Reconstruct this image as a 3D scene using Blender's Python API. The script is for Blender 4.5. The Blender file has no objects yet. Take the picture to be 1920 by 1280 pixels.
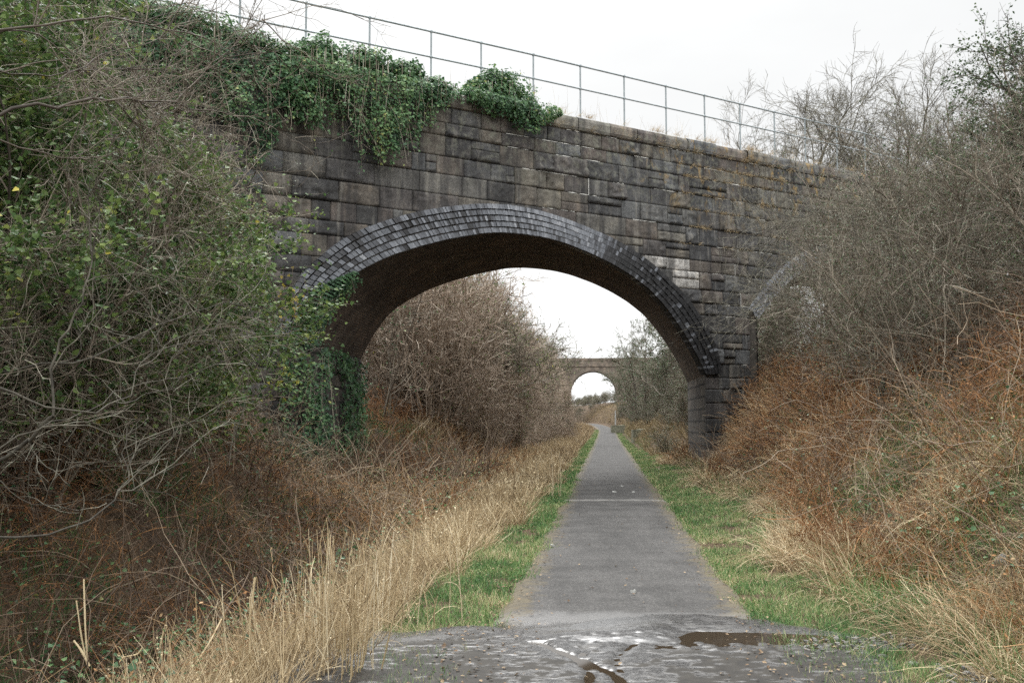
import bpy, math, numpy as np
from mathutils import Vector
R_ = np.random.default_rng
SC = bpy.context.scene
COL = SC.collection
rad = math.radians

# ------------------------------------------------------------------ camera model
EYE = 1.65
PITCH = math.atan(148 / 1867.0)
cp, sp = math.cos(PITCH), math.sin(PITCH)

def ray(px, py):
    """direction of the photograph's pixel (1920 x 1280 frame); y component is forward"""
    a = (px - 960) / 1867.0; b = (640 - py) / 1867.0
    return np.array([a, cp - b * sp, sp + b * cp])

def at_y(px, py, y):
    d = ray(px, py); return np.array([0, 0, EYE]) + d * (y / d[1])

# wall frame of the bridge: origin at the near corner of the right pier
WD = np.array([1.36, 1.0]); WD /= np.linalg.norm(WD)
WN = np.array([-WD[1], WD[0]])                      # into the bridge
_r = ray(1323, 760); W0 = np.array([_r[0], _r[1]]) * (31.0 / _r[1])

def wall_sz(px, py, off=0.0):
    """pixel -> (s, z) on the plane of the near wall, shifted off metres towards the viewer"""
    d = ray(px, py)
    k = (W0 - WN * off) @ WN / (d[:2] @ WN)
    p = d * k
    return np.array([(p[:2] - W0) @ WD, p[2] + EYE])

def W(s, z, t=0.0):
    """wall frame -> world; t metres behind the face"""
    s, z, t = np.broadcast_arrays(np.asarray(s, float), z, t)
    return np.stack([W0[0] + WD[0] * s + WN[0] * t, W0[1] + WD[1] * s + WN[1] * t, z], -1)

# ------------------------------------------------------------------ numpy helpers
def nrm(v):
    return v / np.maximum(np.linalg.norm(v, axis=-1, keepdims=True), 1e-9)

def vnoise(x, y, seed=0):
    x = np.asarray(x, float); y = np.asarray(y, float)
    xi = np.floor(x).astype(np.int64); yi = np.floor(y).astype(np.int64)
    fx = x - xi; fy = y - yi
    fx = fx * fx * (3 - 2 * fx); fy = fy * fy * (3 - 2 * fy)
    def hsh(a, b):
        h = (a * 374761393 + b * 668265263 + seed * 982451653) & 0xFFFFFFFF
        h = ((h ^ (h >> 13)) * 1274126177) & 0xFFFFFFFF
        return ((h ^ (h >> 16)) & 0xFFFF) / 65535.0
    return ((hsh(xi, yi) * (1 - fx) + hsh(xi + 1, yi) * fx) * (1 - fy)
            + (hsh(xi, yi + 1) * (1 - fx) + hsh(xi + 1, yi + 1) * fx) * fy)

def fbm(x, y, seed=0, oct=4):
    v = 0; a = .5; tot = 0
    for o in range(oct):
        v = v + a * vnoise(np.asarray(x) * 2 ** o, np.asarray(y) * 2 ** o, seed + o * 17); tot += a; a *= .5
    return v / tot

def sstep(a, b, x):
    t = np.clip((np.asarray(x, float) - a) / (b - a), 0, 1); return t * t * (3 - 2 * t)

class Geo:
    """collects quads; build() links them as ONE mesh object"""
    def __init__(s): s.v = []; s.f = []; s.r = []; s.m = []; s.uv = []; s.n = 0
    def add(s, v, f, rnd=0.5, mat=0, uv=None):
        v = np.asarray(v, float).reshape(-1, 3); f = np.asarray(f, np.int64).reshape(-1, 4)
        s.v.append(v); s.f.append(f + s.n)
        s.r.append(np.broadcast_to(np.asarray(rnd, float).ravel() if np.ndim(rnd) else rnd, (len(v),)))
        s.m.append(np.broadcast_to(np.asarray(mat), (len(f),)))
        s.uv.append(np.zeros((len(v), 2)) if uv is None else np.asarray(uv, float).reshape(-1, 2))
        s.n += len(v); return s
    def mesh(s, name, mats, smooth=False):
        me = bpy.data.meshes.new(name)
        v = np.concatenate(s.v); f = np.concatenate(s.f)
        me.vertices.add(len(v)); me.vertices.foreach_set('co', v.ravel().astype(np.float32))
        me.loops.add(f.size); me.loops.foreach_set('vertex_index', f.ravel().astype(np.int32))
        me.polygons.add(len(f)); me.polygons.foreach_set('loop_start', np.arange(0, f.size, 4, dtype=np.int32))
        me.polygons.foreach_set('material_index', np.concatenate(s.m).astype(np.int32))
        me.polygons.foreach_set('use_smooth', np.full(len(f), smooth))
        a = me.attributes.new('rnd', 'FLOAT', 'POINT'); a.data.foreach_set('value', np.concatenate(s.r).astype(np.float32))
        uv = np.concatenate(s.uv)
        if np.any(uv):
            l = me.uv_layers.new(name='UVMap'); l.data.foreach_set('uv', uv[f.ravel()].ravel().astype(np.float32))
        me.update(calc_edges=True)
        for m in (mats if isinstance(mats, (list, tuple)) else [mats]): me.materials.append(m)
        return me
    def build(s, name, mats, parent=None, smooth=False, org=None):
        if org is not None: s.v = [v - np.asarray(org) for v in s.v]
        o = bpy.data.objects.new(name, s.mesh(name, mats, smooth)); COL.objects.link(o)
        if parent is not None: o.parent = parent
        elif org is not None: o.location = org
        return o

def tag(o, label=None, cat=None, group=None, kind=None):
    if label: o['label'] = label
    if cat: o['category'] = cat
    if group: o['group'] = group
    if kind: o['kind'] = kind
    return o

def thing(name, loc, label, cat, group=None, rz=0):
    o = bpy.data.objects.new(name, None); o.empty_display_size = .2; COL.objects.link(o)
    o.location = loc; o.rotation_euler = (0, 0, rz)
    return tag(o, label, cat, group)

def clone(root, loc, rz, sc=1.0, label=None, group=None):
    r = root.copy(); COL.objects.link(r); r.location = loc; r.rotation_euler = (0, 0, rz); r.scale = (sc, sc, sc)
    if label: r['label'] = label
    if group: r['group'] = group
    for ch in list(root.children):
        c = ch.copy(); COL.objects.link(c); c.parent = r
    return r

def grid_faces(nr, nc, base=0):
    i = np.arange(nr - 1)[:, None] * nc + np.arange(nc - 1)[None, :]
    return np.stack([i, i + 1, i + nc + 1, i + nc], -1).reshape(-1, 4) + base

def tubes(G, P, Rr, rnd=.5, sides=3, mat=0, rng=None):
    P = np.asarray(P, float); N, K, _ = P.shape
    Rr = np.broadcast_to(np.asarray(Rr, float), (N, K))
    T = nrm(np.gradient(P, axis=1))
    ref = nrm((rng or R_(1)).normal(size=(N, 1, 3)))
    A = nrm(np.cross(T, ref)); Bn = np.cross(T, A)
    th = np.arange(sides) * 2 * np.pi / sides
    V = P[:, :, None] + Rr[:, :, None, None] * (np.cos(th)[:, None] * A[:, :, None] + np.sin(th)[:, None] * Bn[:, :, None])
    n = np.arange(N)[:, None, None] * K * sides; k = np.arange(K - 1)[None, :, None] * sides; q = np.arange(sides)[None, None, :]
    q2 = (q + 1) % sides
    F = np.stack([n + k + q, n + k + q2, n + k + sides + q2, n + k + sides + q], -1)
    rr = np.broadcast_to(np.asarray(rnd, float).reshape(-1, 1, 1) if np.ndim(rnd) else rnd, (N, K, sides))
    G.add(V, F, rr.ravel(), mat)

def ribbons(G, P, Wd, side, rnd=.5, mat=0):
    P = np.asarray(P, float); N, K, _ = P.shape
    Wd = np.broadcast_to(np.asarray(Wd, float), (N, K))
    S = nrm(side)[:, None, :] * Wd[:, :, None] * .5
    V = np.stack([P - S, P + S], 2)
    n = np.arange(N)[:, None] * K * 2; k = np.arange(K - 1)[None, :] * 2
    F = np.stack([n + k, n + k + 1, n + k + 3, n + k + 2], -1)
    rr = np.broadcast_to(np.asarray(rnd, float).reshape(-1, 1, 1) if np.ndim(rnd) else rnd, (N, K, 2))
    G.add(V, F, rr.ravel(), mat)

LEAF = dict(
    ivy=(np.array([[0, 0, 0], [-.5, .12, .06], [-.36, .62, .05], [0, 1, 0], [.36, .62, .05], [.5, .12, .06], [0, .5, -.05]]),
         np.array([[0, 6, 2, 1], [6, 3, 3, 2], [0, 5, 4, 6], [6, 4, 3, 3]])),
    oval=(np.array([[0, 0, 0], [-.3, .45, .07], [0, 1, 0], [.3, .45, .07]]), np.array([[0, 3, 2, 1]])),
)
LEAF['ivy'] = (np.array([[0, 0, 0], [-.52, .2, .08], [-.3, .6, .05], [0, 1, -.02], [.3, .6, .05], [.52, .2, .08]]),
               np.array([[0, 3, 2, 1], [0, 5, 4, 3]]))

def leaves(G, C, Nn, size, rnd, rng, kind='ivy', mat=0, tip=None):
    """leaf faces at C whose upper side looks along Nn; tip: preferred direction of the tip"""
    tv, tf = LEAF[kind]; N = len(C)
    Nn = nrm(Nn)
    t = nrm((tip if tip is not None else 0) + rng.normal(size=(N, 3)) * .6)
    X = nrm(np.cross(t, Nn)); Y = np.cross(Nn, X)
    size = np.broadcast_to(np.asarray(size, float), (N,))
    V = C[:, None] + size[:, None, None] * (tv[:, 0, None] * X[:, None] + (tv[:, 1, None] - .3) * Y[:, None] + tv[:, 2, None] * Nn[:, None])
    F = tf[None] + (np.arange(N) * len(tv))[:, None, None]
    rr = np.repeat(np.broadcast_to(np.asarray(rnd, float), (N,)), len(tv))
    G.add(V, F, rr, mat)

def grow(rng, P0, D0, L, K, wander=.2, trop=(0, 0, 0)):
    P = [P0]; d = nrm(D0); L = np.broadcast_to(np.asarray(L, float), (len(P0),))
    tr = np.asarray(trop, float)
    for k in range(K - 1):
        P.append(P[-1] + d * (L / (K - 1))[:, None])
        d = nrm(d + rng.normal(size=d.shape) * wander + tr)
    return np.stack(P, 1)

def sprout(rng, P, n, t0, t1, ang, spread=.35, out=0):
    """n children per path: their start points, directions, and the parent's index"""
    N, K, _ = P.shape
    idx = np.repeat(np.arange(N), n); t = rng.uniform(t0, t1, len(idx)) * (K - 1)
    i = np.clip(t.astype(int), 0, K - 2); f = (t - i)[:, None]
    a = P[idx, i]; b = P[idx, i + 1]; T = nrm(b - a)
    perp = nrm(np.cross(T, rng.normal(size=T.shape)))
    an = np.clip(rng.normal(ang, spread, len(idx)), .15, 1.6)[:, None]
    return a + (b - a) * f, nrm(T * np.cos(an) + perp * np.sin(an)), idx, t / (K - 1)

def taper(r0, r1, N, K, rng=None):
    r = np.linspace(r0, r1, K)[None, :] * np.ones((N, 1))
    if rng is not None: r = r * rng.uniform(.7, 1.25, (N, 1))
    return r

# ------------------------------------------------------------------ materials
def new_mat(name):
    m = bpy.data.materials.new(name); m.use_nodes = True
    nt = m.node_tree; b = nt.nodes['Principled BSDF']
    return m, nt, b, lambda t, **k: _node(nt, t, k)

def _node(nt, t, k):
    n = nt.nodes.new(t)
    for a, v in k.items(): setattr(n, a, v)
    return n

def ramp(nt, src, stops, interp='LINEAR'):
    r = nt.nodes.new('ShaderNodeValToRGB'); r.color_ramp.interpolation = interp
    e = r.color_ramp.elements
    while len(e) < len(stops): e.new(.5)
    for el, (p, c) in zip(e, stops):
        el.position = p; el.color = (*c, 1) if len(c) == 3 else c
    nt.links.new(src, r.inputs[0]); return r.outputs[0]

def g3(v): return (v, v, v)

def noise(nt, vec, scale, detail=4, rough=.6, dist=0):
    n = nt.nodes.new('ShaderNodeTexNoise'); n.inputs['Scale'].default_value = scale
    n.inputs['Detail'].default_value = detail; n.inputs['Roughness'].default_value = rough
    n.inputs['Distortion'].default_value = dist
    if vec is not None: nt.links.new(vec, n.inputs['Vector'])
    return n.outputs['Fac']

def mixc(nt, fac, a, b, mode='MIX'):
    m = nt.nodes.new('ShaderNodeMix'); m.data_type = 'RGBA'; m.blend_type = mode
    for sock, v in ((m.inputs[0], fac), (m.inputs[6], a), (m.inputs[7], b)):
        if hasattr(v, 'is_linked'): nt.links.new(v, sock)
        elif isinstance(v, (int, float)): sock.default_value = v
        else: sock.default_value = (*v, 1)
    return m.outputs[2]

def mth(nt, op, a, b=0.0, clamp=False):
    m = nt.nodes.new('ShaderNodeMath'); m.operation = op; m.use_clamp = clamp
    for i, v in enumerate((a, b)):
        if hasattr(v, 'is_linked'): nt.links.new(v, m.inputs[i])
        else: m.inputs[i].default_value = v
    return m.outputs[0]

def mapped(nt, src, scale):
    m = nt.nodes.new('ShaderNodeMapping'); m.inputs['Scale'].default_value = scale
    nt.links.new(src, m.inputs['Vector']); return m.outputs[0]

def plant_mat(name, stops, rough=.6, transl=0.0, spec=.3, var=.35, vscale=3.0):
    """colour from the per-leaf / per-stem value, varied by a slow noise in space"""
    m, nt, b, N = new_mat(name)
    at = N('ShaderNodeAttribute', attribute_name='rnd')
    geo = N('ShaderNodeNewGeometry')
    n1 = noise(nt, geo.outputs['Position'], vscale, 3)
    f = mth(nt, 'ADD', at.outputs['Fac'], mth(nt, 'MULTIPLY', mth(nt, 'SUBTRACT', n1, .5), var * 1.6), True)
    c = ramp(nt, f, stops)
    nt.links.new(c, b.inputs['Base Color'])
    b.inputs['Roughness'].default_value = rough; b.inputs['Specular IOR Level'].default_value = spec
    if transl:
        t = N('ShaderNodeBsdfTranslucent'); nt.links.new(c, t.inputs['Color'])
        x = N('ShaderNodeMixShader'); x.inputs[0].default_value = transl
        nt.links.new(b.outputs[0], x.inputs[1]); nt.links.new(t.outputs[0], x.inputs[2])
        nt.links.new(x.outputs[0], nt.nodes['Material Output'].inputs['Surface'])
    return m

M = {}
M['twig'] = plant_mat('grey brown twigs', [(0, (.04, .033, .026)), (.45, (.125, .1, .075)), (.8, (.25, .215, .165)), (1, (.4, .37, .3))], .75)
M['redtwig'] = plant_mat('reddish brown twigs', [(0, (.1, .075, .055)), (.45, (.27, .205, .152)), (.8, (.38, .31, .24)), (1, (.5, .43, .35))], .75)
M['bark'] = plant_mat('pale lichened bark', [(0, (.045, .04, .032)), (.5, (.12, .11, .085)), (1, (.3, .29, .23))], .85, var=1.0, vscale=9)
M['darkbark'] = plant_mat('dark bark', [(0, (.03, .027, .022)), (.6, (.08, .07, .055)), (1, (.17, .16, .13))], .85, var=.8, vscale=9)
M['ivy'] = plant_mat('ivy leaves', [(0, (.02, .045, .024)), (.4, (.056, .125, .057)), (.75, (.115, .21, .085)), (.93, (.19, .29, .12)), (1, (.36, .37, .13))], .42, .25, .3, .35, 1.6)
M['bushleaf'] = plant_mat('bush leaves', [(0, (.022, .042, .018)), (.35, (.06, .11, .036)), (.68, (.14, .2, .06)), (.92, (.25, .29, .085)), (1, (.46, .4, .08))], .5, .3, .18, .45, .9)
M['hawleaf'] = plant_mat('small hawthorn leaves', [(0, (.025, .045, .024)), (.5, (.065, .105, .048)), (1, (.14, .19, .085))], .5, .2, .3)
M['yellowleaf'] = plant_mat('yellowed ivy leaves', [(0, (.22, .2, .05)), (.5, (.42, .33, .05)), (1, (.55, .45, .12))], .5, .25, .3)
M['straw'] = plant_mat('dead straw grass', [(0, (.13, .092, .056)), (.35, (.28, .205, .118)), (.7, (.47, .37, .225)), (1, (.64, .55, .38))], .7, .15, .2, .3, .8)
M['reed'] = plant_mat('pale reed stems', [(0, (.3, .22, .12)), (.5, (.5, .4, .24)), (1, (.68, .6, .44))], .6, .1, .3, .2)
M['bracken'] = plant_mat('rusty bracken', [(0, (.085, .048, .03)), (.4, (.21, .105, .05)), (.72, (.35, .19, .088)), (1, (.47, .35, .21))], .8, .1, .1, .5, .7)
M['bramble'] = plant_mat('bramble stems', [(0, (.04, .028, .022)), (.5, (.13, .092, .065)), (1, (.34, .27, .19))], .7, 0, .2, .4, .8)
M['grass'] = plant_mat('green grass', [(0, (.04, .09, .03)), (.35, (.09, .19, .06)), (.57, (.165, .265, .09)), (.75, (.33, .33, .16)), (1, (.5, .43, .26))], .55, .2, .25, .85, 1.7)
M['roughgrass'] = plant_mat('brown rough grass', [(0, (.07, .065, .035)), (.35, (.14, .115, .06)), (.7, (.25, .185, .1)), (1, (.36, .28, .17))], .75, .1, .2, .7, .5)
M['litter'] = plant_mat('leaf litter', [(0, (.05, .032, .02)), (.5, (.15, .1, .06)), (1, (.33, .25, .16))], .8, .1, .2)

def simple(name, col, rough=.7, spec=.3, nscale=0, namt=.3, metal=0):
    m, nt, b, N = new_mat(name)
    b.inputs['Roughness'].default_value = rough; b.inputs['Specular IOR Level'].default_value = spec; b.inputs['Metallic'].default_value = metal
    if nscale:
        geo = N('ShaderNodeNewGeometry')
        n = noise(nt, geo.outputs['Position'], nscale, 5)
        c = ramp(nt, n, [(.25, tuple(x * (1 - namt) for x in col)), (.75, tuple(min(1, x * (1 + namt)) for x in col))])
        nt.links.new(c, b.inputs['Base Color'])
    else: b.inputs['Base Color'].default_value = (*col, 1)
    return m

M['galv'] = simple('galvanised steel tube', (.24, .27, .28), .5, .5, 6, .25, .3)
M['white'] = simple('white lime bloom', (.62, .61, .57), .9, .2, 14, .3)
M['mortar'] = simple('dark mortar', (.075, .068, .06), .95, .1, 5, .5)
M['rock'] = simple('grey stones', (.13, .125, .115), .8, .3, 9, .4)
M['block'] = simple('mossy stone block', (.19, .19, .14), .9, .2, 6, .5)
M['paper'] = simple('white litter', (.42, .42, .4), .7, .3, 8, .1)
M['plastic'] = simple('bluish plastic', (.3, .34, .38), .3, .5, 8, .2)

def stone_mat(name, dark=1.0, lichen=True):
    m, nt, b, N = new_mat(name)
    at = N('ShaderNodeAttribute', attribute_name='rnd'); geo = N('ShaderNodeNewGeometry')
    pos = geo.outputs['Position']
    base = ramp(nt, at.outputs['Fac'], [(0, (.062 * dark, .06 * dark, .058 * dark)), (.3, (.085 * dark, .085 * dark, .086 * dark)), (.45, (.118 * dark, .1 * dark, .089 * dark)),
                                        (.7, (.145 * dark, .13 * dark, .108 * dark)), (.83, (.115 * dark, .12 * dark, .125 * dark)),
                                        (.96, (.185 * dark, .165 * dark, .13 * dark)), (.975, (.44, .42, .39)), (1, (.52, .5, .47))])
    n1 = noise(nt, pos, 2.2, 6, .65)
    c = mixc(nt, 1, base, ramp(nt, n1, [(.3, g3(.5)), (.55, g3(1.0)), (.75, (1.5, 1.42, 1.3))]), 'MULTIPLY')
    n2 = noise(nt, pos, 26, 5, .7)
    c = mixc(nt, 1, c, ramp(nt, n2, [(.3, g3(.55)), (.5, g3(1.0)), (.72, g3(1.6))]), 'MULTIPLY')
    st = noise(nt, mapped(nt, pos, (3.2, 3.2, .28)), 1.0, 5, .6)
    c = mixc(nt, ramp(nt, st, [(.45, g3(0)), (.62, g3(.7))]), c, (.035, .034, .035))
    st2 = noise(nt, mapped(nt, pos, (5.5, 5.5, .5)), 1.0, 4, .6)
    c = mixc(nt, ramp(nt, st2, [(.56, g3(0)), (.72, g3(.6))]), c, (.25, .235, .205))
    if lichen:
        sx = N('ShaderNodeSeparateXYZ'); nt.links.new(pos, sx.inputs[0])
        up = mth(nt, 'MULTIPLY', mth(nt, 'SUBTRACT', sx.outputs[2], 7.6), .6, True)
        rt = mth(nt, 'MULTIPLY', mth(nt, 'SUBTRACT', sx.outputs[0], 2.5), .3, True)
        ln = noise(nt, mapped(nt, pos, (1.6, 1.6, .9)), 1.6, 5, .7, .5)
        lf = mth(nt, 'MULTIPLY', mth(nt, 'MULTIPLY', up, rt), ramp(nt, ln, [(.56, g3(0)), (.64, g3(.85))]))
        c = mixc(nt, lf, c, (.33, .22, .085))
        gl = noise(nt, pos, 5, 5, .7)
        c = mixc(nt, mth(nt, 'MULTIPLY', up, ramp(nt, gl, [(.5, g3(0)), (.62, g3(.6))])), c, (.2, .2, .16))
    nt.links.new(c, b.inputs['Base Color'])
    b.inputs['Roughness'].default_value = .88; b.inputs['Specular IOR Level'].default_value = .25
    bp = N('ShaderNodeBump'); bp.inputs['Strength'].default_value = .9; bp.inputs['Distance'].default_value = .04
    nt.links.new(mth(nt, 'ADD', noise(nt, pos, 10, 6, .7), mth(nt, 'MULTIPLY', noise(nt, pos, 60, 3), .35)), bp.inputs['Height'])
    nt.links.new(bp.outputs[0], b.inputs['Normal'])
    return m
M['stone'] = stone_mat('weathered rock faced stone')
M['coping'] = stone_mat('lichened coping stone', 1.5)

def brick_ring_mat():
    m, nt, b, N = new_mat('blue engineering brick')
    at = N('ShaderNodeAttribute', attribute_name='rnd'); geo = N('ShaderNodeNewGeometry'); pos = geo.outputs['Position']
    c = ramp(nt, at.outputs['Fac'], [(0, (.016, .016, .017)), (.28, (.04, .04, .043)), (.5, (.13, .138, .155)), (.75, (.22, .232, .255)), (.95, (.3, .31, .33)), (1, (.45, .46, .47))])
    n = noise(nt, pos, 18, 5, .7)
    c = mixc(nt, 1, c, ramp(nt, n, [(.3, g3(.6)), (.5, g3(1.0)), (.72, g3(1.45))]), 'MULTIPLY')
    ef = noise(nt, pos, 3.3, 6, .75)
    c = mixc(nt, ramp(nt, ef, [(.66, g3(0)), (.74, g3(.5))]), c, (.4, .4, .4))
    nt.links.new(c, b.inputs['Base Color']); b.inputs['Roughness'].default_value = .55; b.inputs['Specular IOR Level'].default_value = .4
    bp = N('ShaderNodeBump'); bp.inputs['Strength'].default_value = .5; bp.inputs['Distance'].default_value = .012
    nt.links.new(noise(nt, pos, 35, 4), bp.inputs['Height']); nt.links.new(bp.outputs[0], b.inputs['Normal'])
    return m
M['ring'] = brick_ring_mat()

def soffit_mat(name, scale=1.0, cols=((.06, .045, .036), (.1, .078, .062), (.035, .03, .027))):
    m, nt, b, N = new_mat(name)
    uv = N('ShaderNodeUVMap'); bt = N('ShaderNodeTexBrick')
    nt.links.new(uv.outputs[0], bt.inputs['Vector'])
    bt.inputs['Scale'].default_value = scale; bt.inputs['Brick Width'].default_value = .23; bt.inputs['Row Height'].default_value = .078
    bt.inputs['Mortar Size'].default_value = .008
    for k, c in zip(('Color1', 'Color2', 'Mortar'), cols): bt.inputs[k].default_value = (*c, 1)
    geo = N('ShaderNodeNewGeometry')
    n = noise(nt, geo.outputs['Position'], 1.3, 6, .65)
    c = mixc(nt, 1, bt.outputs[0], ramp(nt, n, [(.3, g3(.55)), (.5, g3(1.0)), (.7, (1.7, 1.6, 1.5))]), 'MULTIPLY')
    sk = noise(nt, mapped(nt, uv.outputs[0], (3.5, .35, 1)), 1.0, 5, .65)
    c = mixc(nt, ramp(nt, sk, [(.55, g3(0)), (.7, g3(.4))]), c, (.15, .13, .11))
    nt.links.new(c, b.inputs['Base Color']); b.inputs['Roughness'].default_value = .85; b.inputs['Specular IOR Level'].default_value = .2
    bp = N('ShaderNodeBump'); bp.inputs['Strength'].default_value = .6; bp.inputs['Distance'].default_value = .012
    nt.links.new(mth(nt, 'SUBTRACT', noise(nt, geo.outputs['Position'], 20, 4), bt.outputs[1]), bp.inputs['Height']); nt.links.new(bp.outputs[0], b.inputs['Normal'])
    return m
M['soffit'] = soffit_mat('dark brick soffit')
M['pier'] = soffit_mat('pier blockwork', .2, ((.05, .046, .042), (.075, .068, .06), (.02, .019, .018)))
M['farbrick'] = soffit_mat('distant bridge masonry', .35, ((.16, .135, .11), (.2, .17, .14), (.12, .1, .085)))

def ground_mat():
    m, nt, b, N = new_mat('leaf mould and soil')
    geo = N('ShaderNodeNewGeometry'); pos = geo.outputs['Position']
    c = ramp(nt, noise(nt, pos, 1.2, 6, .7), [(.3, (.035, .025, .017)), (.5, (.075, .052, .034)), (.7, (.12, .088, .055))])
    c = mixc(nt, 1, c, ramp(nt, noise(nt, pos, 22, 5, .7), [(.3, g3(.5)), (.7, g3(1.6))]), 'MULTIPLY')
    nt.links.new(c, b.inputs['Base Color']); b.inputs['Roughness'].default_value = .95; b.inputs['Specular IOR Level'].default_value = .1
    bp = N('ShaderNodeBump'); bp.inputs['Strength'].default_value = .8; bp.inputs['Distance'].default_value = .05
    nt.links.new(noise(nt, pos, 12, 6, .7), bp.inputs['Height']); nt.links.new(bp.outputs[0], b.inputs['Normal'])
    return m
M['ground'] = ground_mat()

def verge_mat():
    m, nt, b, N = new_mat('short turf')
    geo = N('ShaderNodeNewGeometry'); pos = geo.outputs['Position']
    c = ramp(nt, noise(nt, pos, 3.0, 6, .7), [(.3, (.05, .06, .025)), (.5, (.075, .1, .035)), (.68, (.17, .14, .075))])
    c = mixc(nt, 1, c, ramp(nt, noise(nt, pos, 40, 4, .7), [(.3, g3(.5)), (.7, g3(1.5))]), 'MULTIPLY')
    nt.links.new(c, b.inputs['Base Color']); b.inputs['Roughness'].default_value = .95
    return m
M['turf'] = verge_mat()

def path_mat():
    m, nt, b, N = new_mat('worn asphalt')
    geo = N('ShaderNodeNewGeometry'); pos = geo.outputs['Position']
    uv = N('ShaderNodeUVMap'); su = N('ShaderNodeSeparateXYZ'); nt.links.new(uv.outputs[0], su.inputs[0])
    u, v = su.outputs[0], su.outputs[1]
    c = ramp(nt, noise(nt, pos, 48, 4, .85), [(.3, (.017, .0165, .016)), (.45, (.042, .0405, .039)), (.58, (.068, .065, .062)), (.7, (.2, .188, .175))])
    c = mixc(nt, 1, c, ramp(nt, noise(nt, pos, 1.1, 5, .65), [(.34, g3(.6)), (.66, g3(1.22))]), 'MULTIPLY')
    c = mixc(nt, 1, c, ramp(nt, noise(nt, mapped(nt, pos, (5, .35, 1)), 1.0, 4, .6), [(.35, g3(.88)), (.65, g3(1.1))]), 'MULTIPLY')
    # mossy, littered edges
    ed = mth(nt, 'ADD', mth(nt, 'ABSOLUTE', u), mth(nt, 'MULTIPLY', mth(nt, 'SUBTRACT', noise(nt, pos, 5, 5, .7), .5), .9))
    c = mixc(nt, ramp(nt, ed, [(.78, g3(0)), (1.0, g3(.85))]), c, (.1, .082, .05))
    # pale transverse joint and darker relaid strip beyond it
    wob = mth(nt, 'ADD', v, mth(nt, 'MULTIPLY', mth(nt, 'SUBTRACT', noise(nt, pos, 2.5, 4), .5), .35))
    j = mth(nt, 'SUBTRACT', 1.0, mth(nt, 'MULTIPLY', mth(nt, 'ABSOLUTE', mth(nt, 'SUBTRACT', wob, 20.6)), 3.0), True)
    c = mixc(nt, mth(nt, 'MULTIPLY', j, ramp(nt, noise(nt, pos, 3, 4, .7), [(.35, g3(.1)), (.65, g3(.6))])), c, (.33, .32, .3))
    # damp foot of the path by the puddle
    wet = ramp(nt, mth(nt, 'ADD', v, mth(nt, 'MULTIPLY', mth(nt, 'SUBTRACT', noise(nt, pos, 2.2, 5), .5), 1.0)), [(.0, g3(1)), (1, g3(1))])
    wf = mth(nt, 'MULTIPLY', mth(nt, 'SUBTRACT', 8.75, mth(nt, 'ADD', v, mth(nt, 'MULTIPLY', mth(nt, 'SUBTRACT', noise(nt, pos, 2.2, 5), .5), 1.1))), 1.4, True)
    c = mixc(nt, mth(nt, 'MULTIPLY', wf, .6), c, (.03, .028, .027))
    nt.links.new(c, b.inputs['Base Color'])
    rr = ramp(nt, wf, [(0, g3(.85)), (1, g3(.22))]); nt.links.new(ramp(nt, wf, [(0, g3(.3)), (1, g3(1.0))]), b.inputs['Specular IOR Level']); nt.links.new(rr, b.inputs['Roughness'])
    bp = N('ShaderNodeBump'); bp.inputs['Strength'].default_value = .5; bp.inputs['Distance'].default_value = .005
    nt.links.new(noise(nt, pos, 70, 4, .7), bp.inputs['Height']); nt.links.new(bp.outputs[0], b.inputs['Normal'])
    return m
M['path'] = path_mat()

def mud_mat():
    """slick wet film between dull clods (the clods are the raised ground, stored per vertex)"""
    m, nt, b, N = new_mat('wet mud')
    geo = N('ShaderNodeNewGeometry'); pos = geo.outputs['Position']; at = N('ShaderNodeAttribute', attribute_name='rnd')
    f = mth(nt, 'ADD', at.outputs['Fac'], mth(nt, 'MULTIPLY', mth(nt, 'MAXIMUM', mth(nt, 'SUBTRACT', noise(nt, pos, 34, 4, .75), .54), 0.0), 3.5), True)
    c = mixc(nt, f, ramp(nt, noise(nt, pos, 48, 4, .85), [(.3, (.015, .0148, .015)), (.5, (.05, .049, .049)), (.7, (.14, .135, .13))]), ramp(nt, noise(nt, pos, 9, 5, .7), [(.3, (.008, .007, .006)), (.7, (.03, .026, .02))]))
    nt.links.new(c, b.inputs['Base Color'])
    nt.links.new(ramp(nt, f, [(0, g3(.2)), (1, g3(.65))]), b.inputs['Roughness'])
    nt.links.new(ramp(nt, f, [(0, g3(1.0)), (1, g3(.25))]), b.inputs['Specular IOR Level'])
    b.inputs['IOR'].default_value = 1.45
    bp = N('ShaderNodeBump'); bp.inputs['Strength'].default_value = .35; bp.inputs['Distance'].default_value = .006
    nt.links.new(noise(nt, pos, 22, 4, .6), bp.inputs['Height']); nt.links.new(bp.outputs[0], b.inputs['Normal'])
    return m
M['mud'] = mud_mat()

def water_mat():
    m, nt, b, N = new_mat('murky water')
    b.inputs['Base Color'].default_value = (.035, .026, .017, 1); b.inputs['Roughness'].default_value = .04
    b.inputs['IOR'].default_value = 1.33; b.inputs['Specular IOR Level'].default_value = .6
    return m
M['water'] = water_mat()

# ------------------------------------------------------------------ terrain
def xc(y):
    y = np.asarray(y, float)
    q = np.clip(y - 118, 0, 90)
    return .16 + .094 * y - .0009 * q * q - np.clip(y - 208, 0, None) * .162

def zlong(y):
    y = np.asarray(y, float)
    return 1.1 * sstep(85, 190, y)

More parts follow.
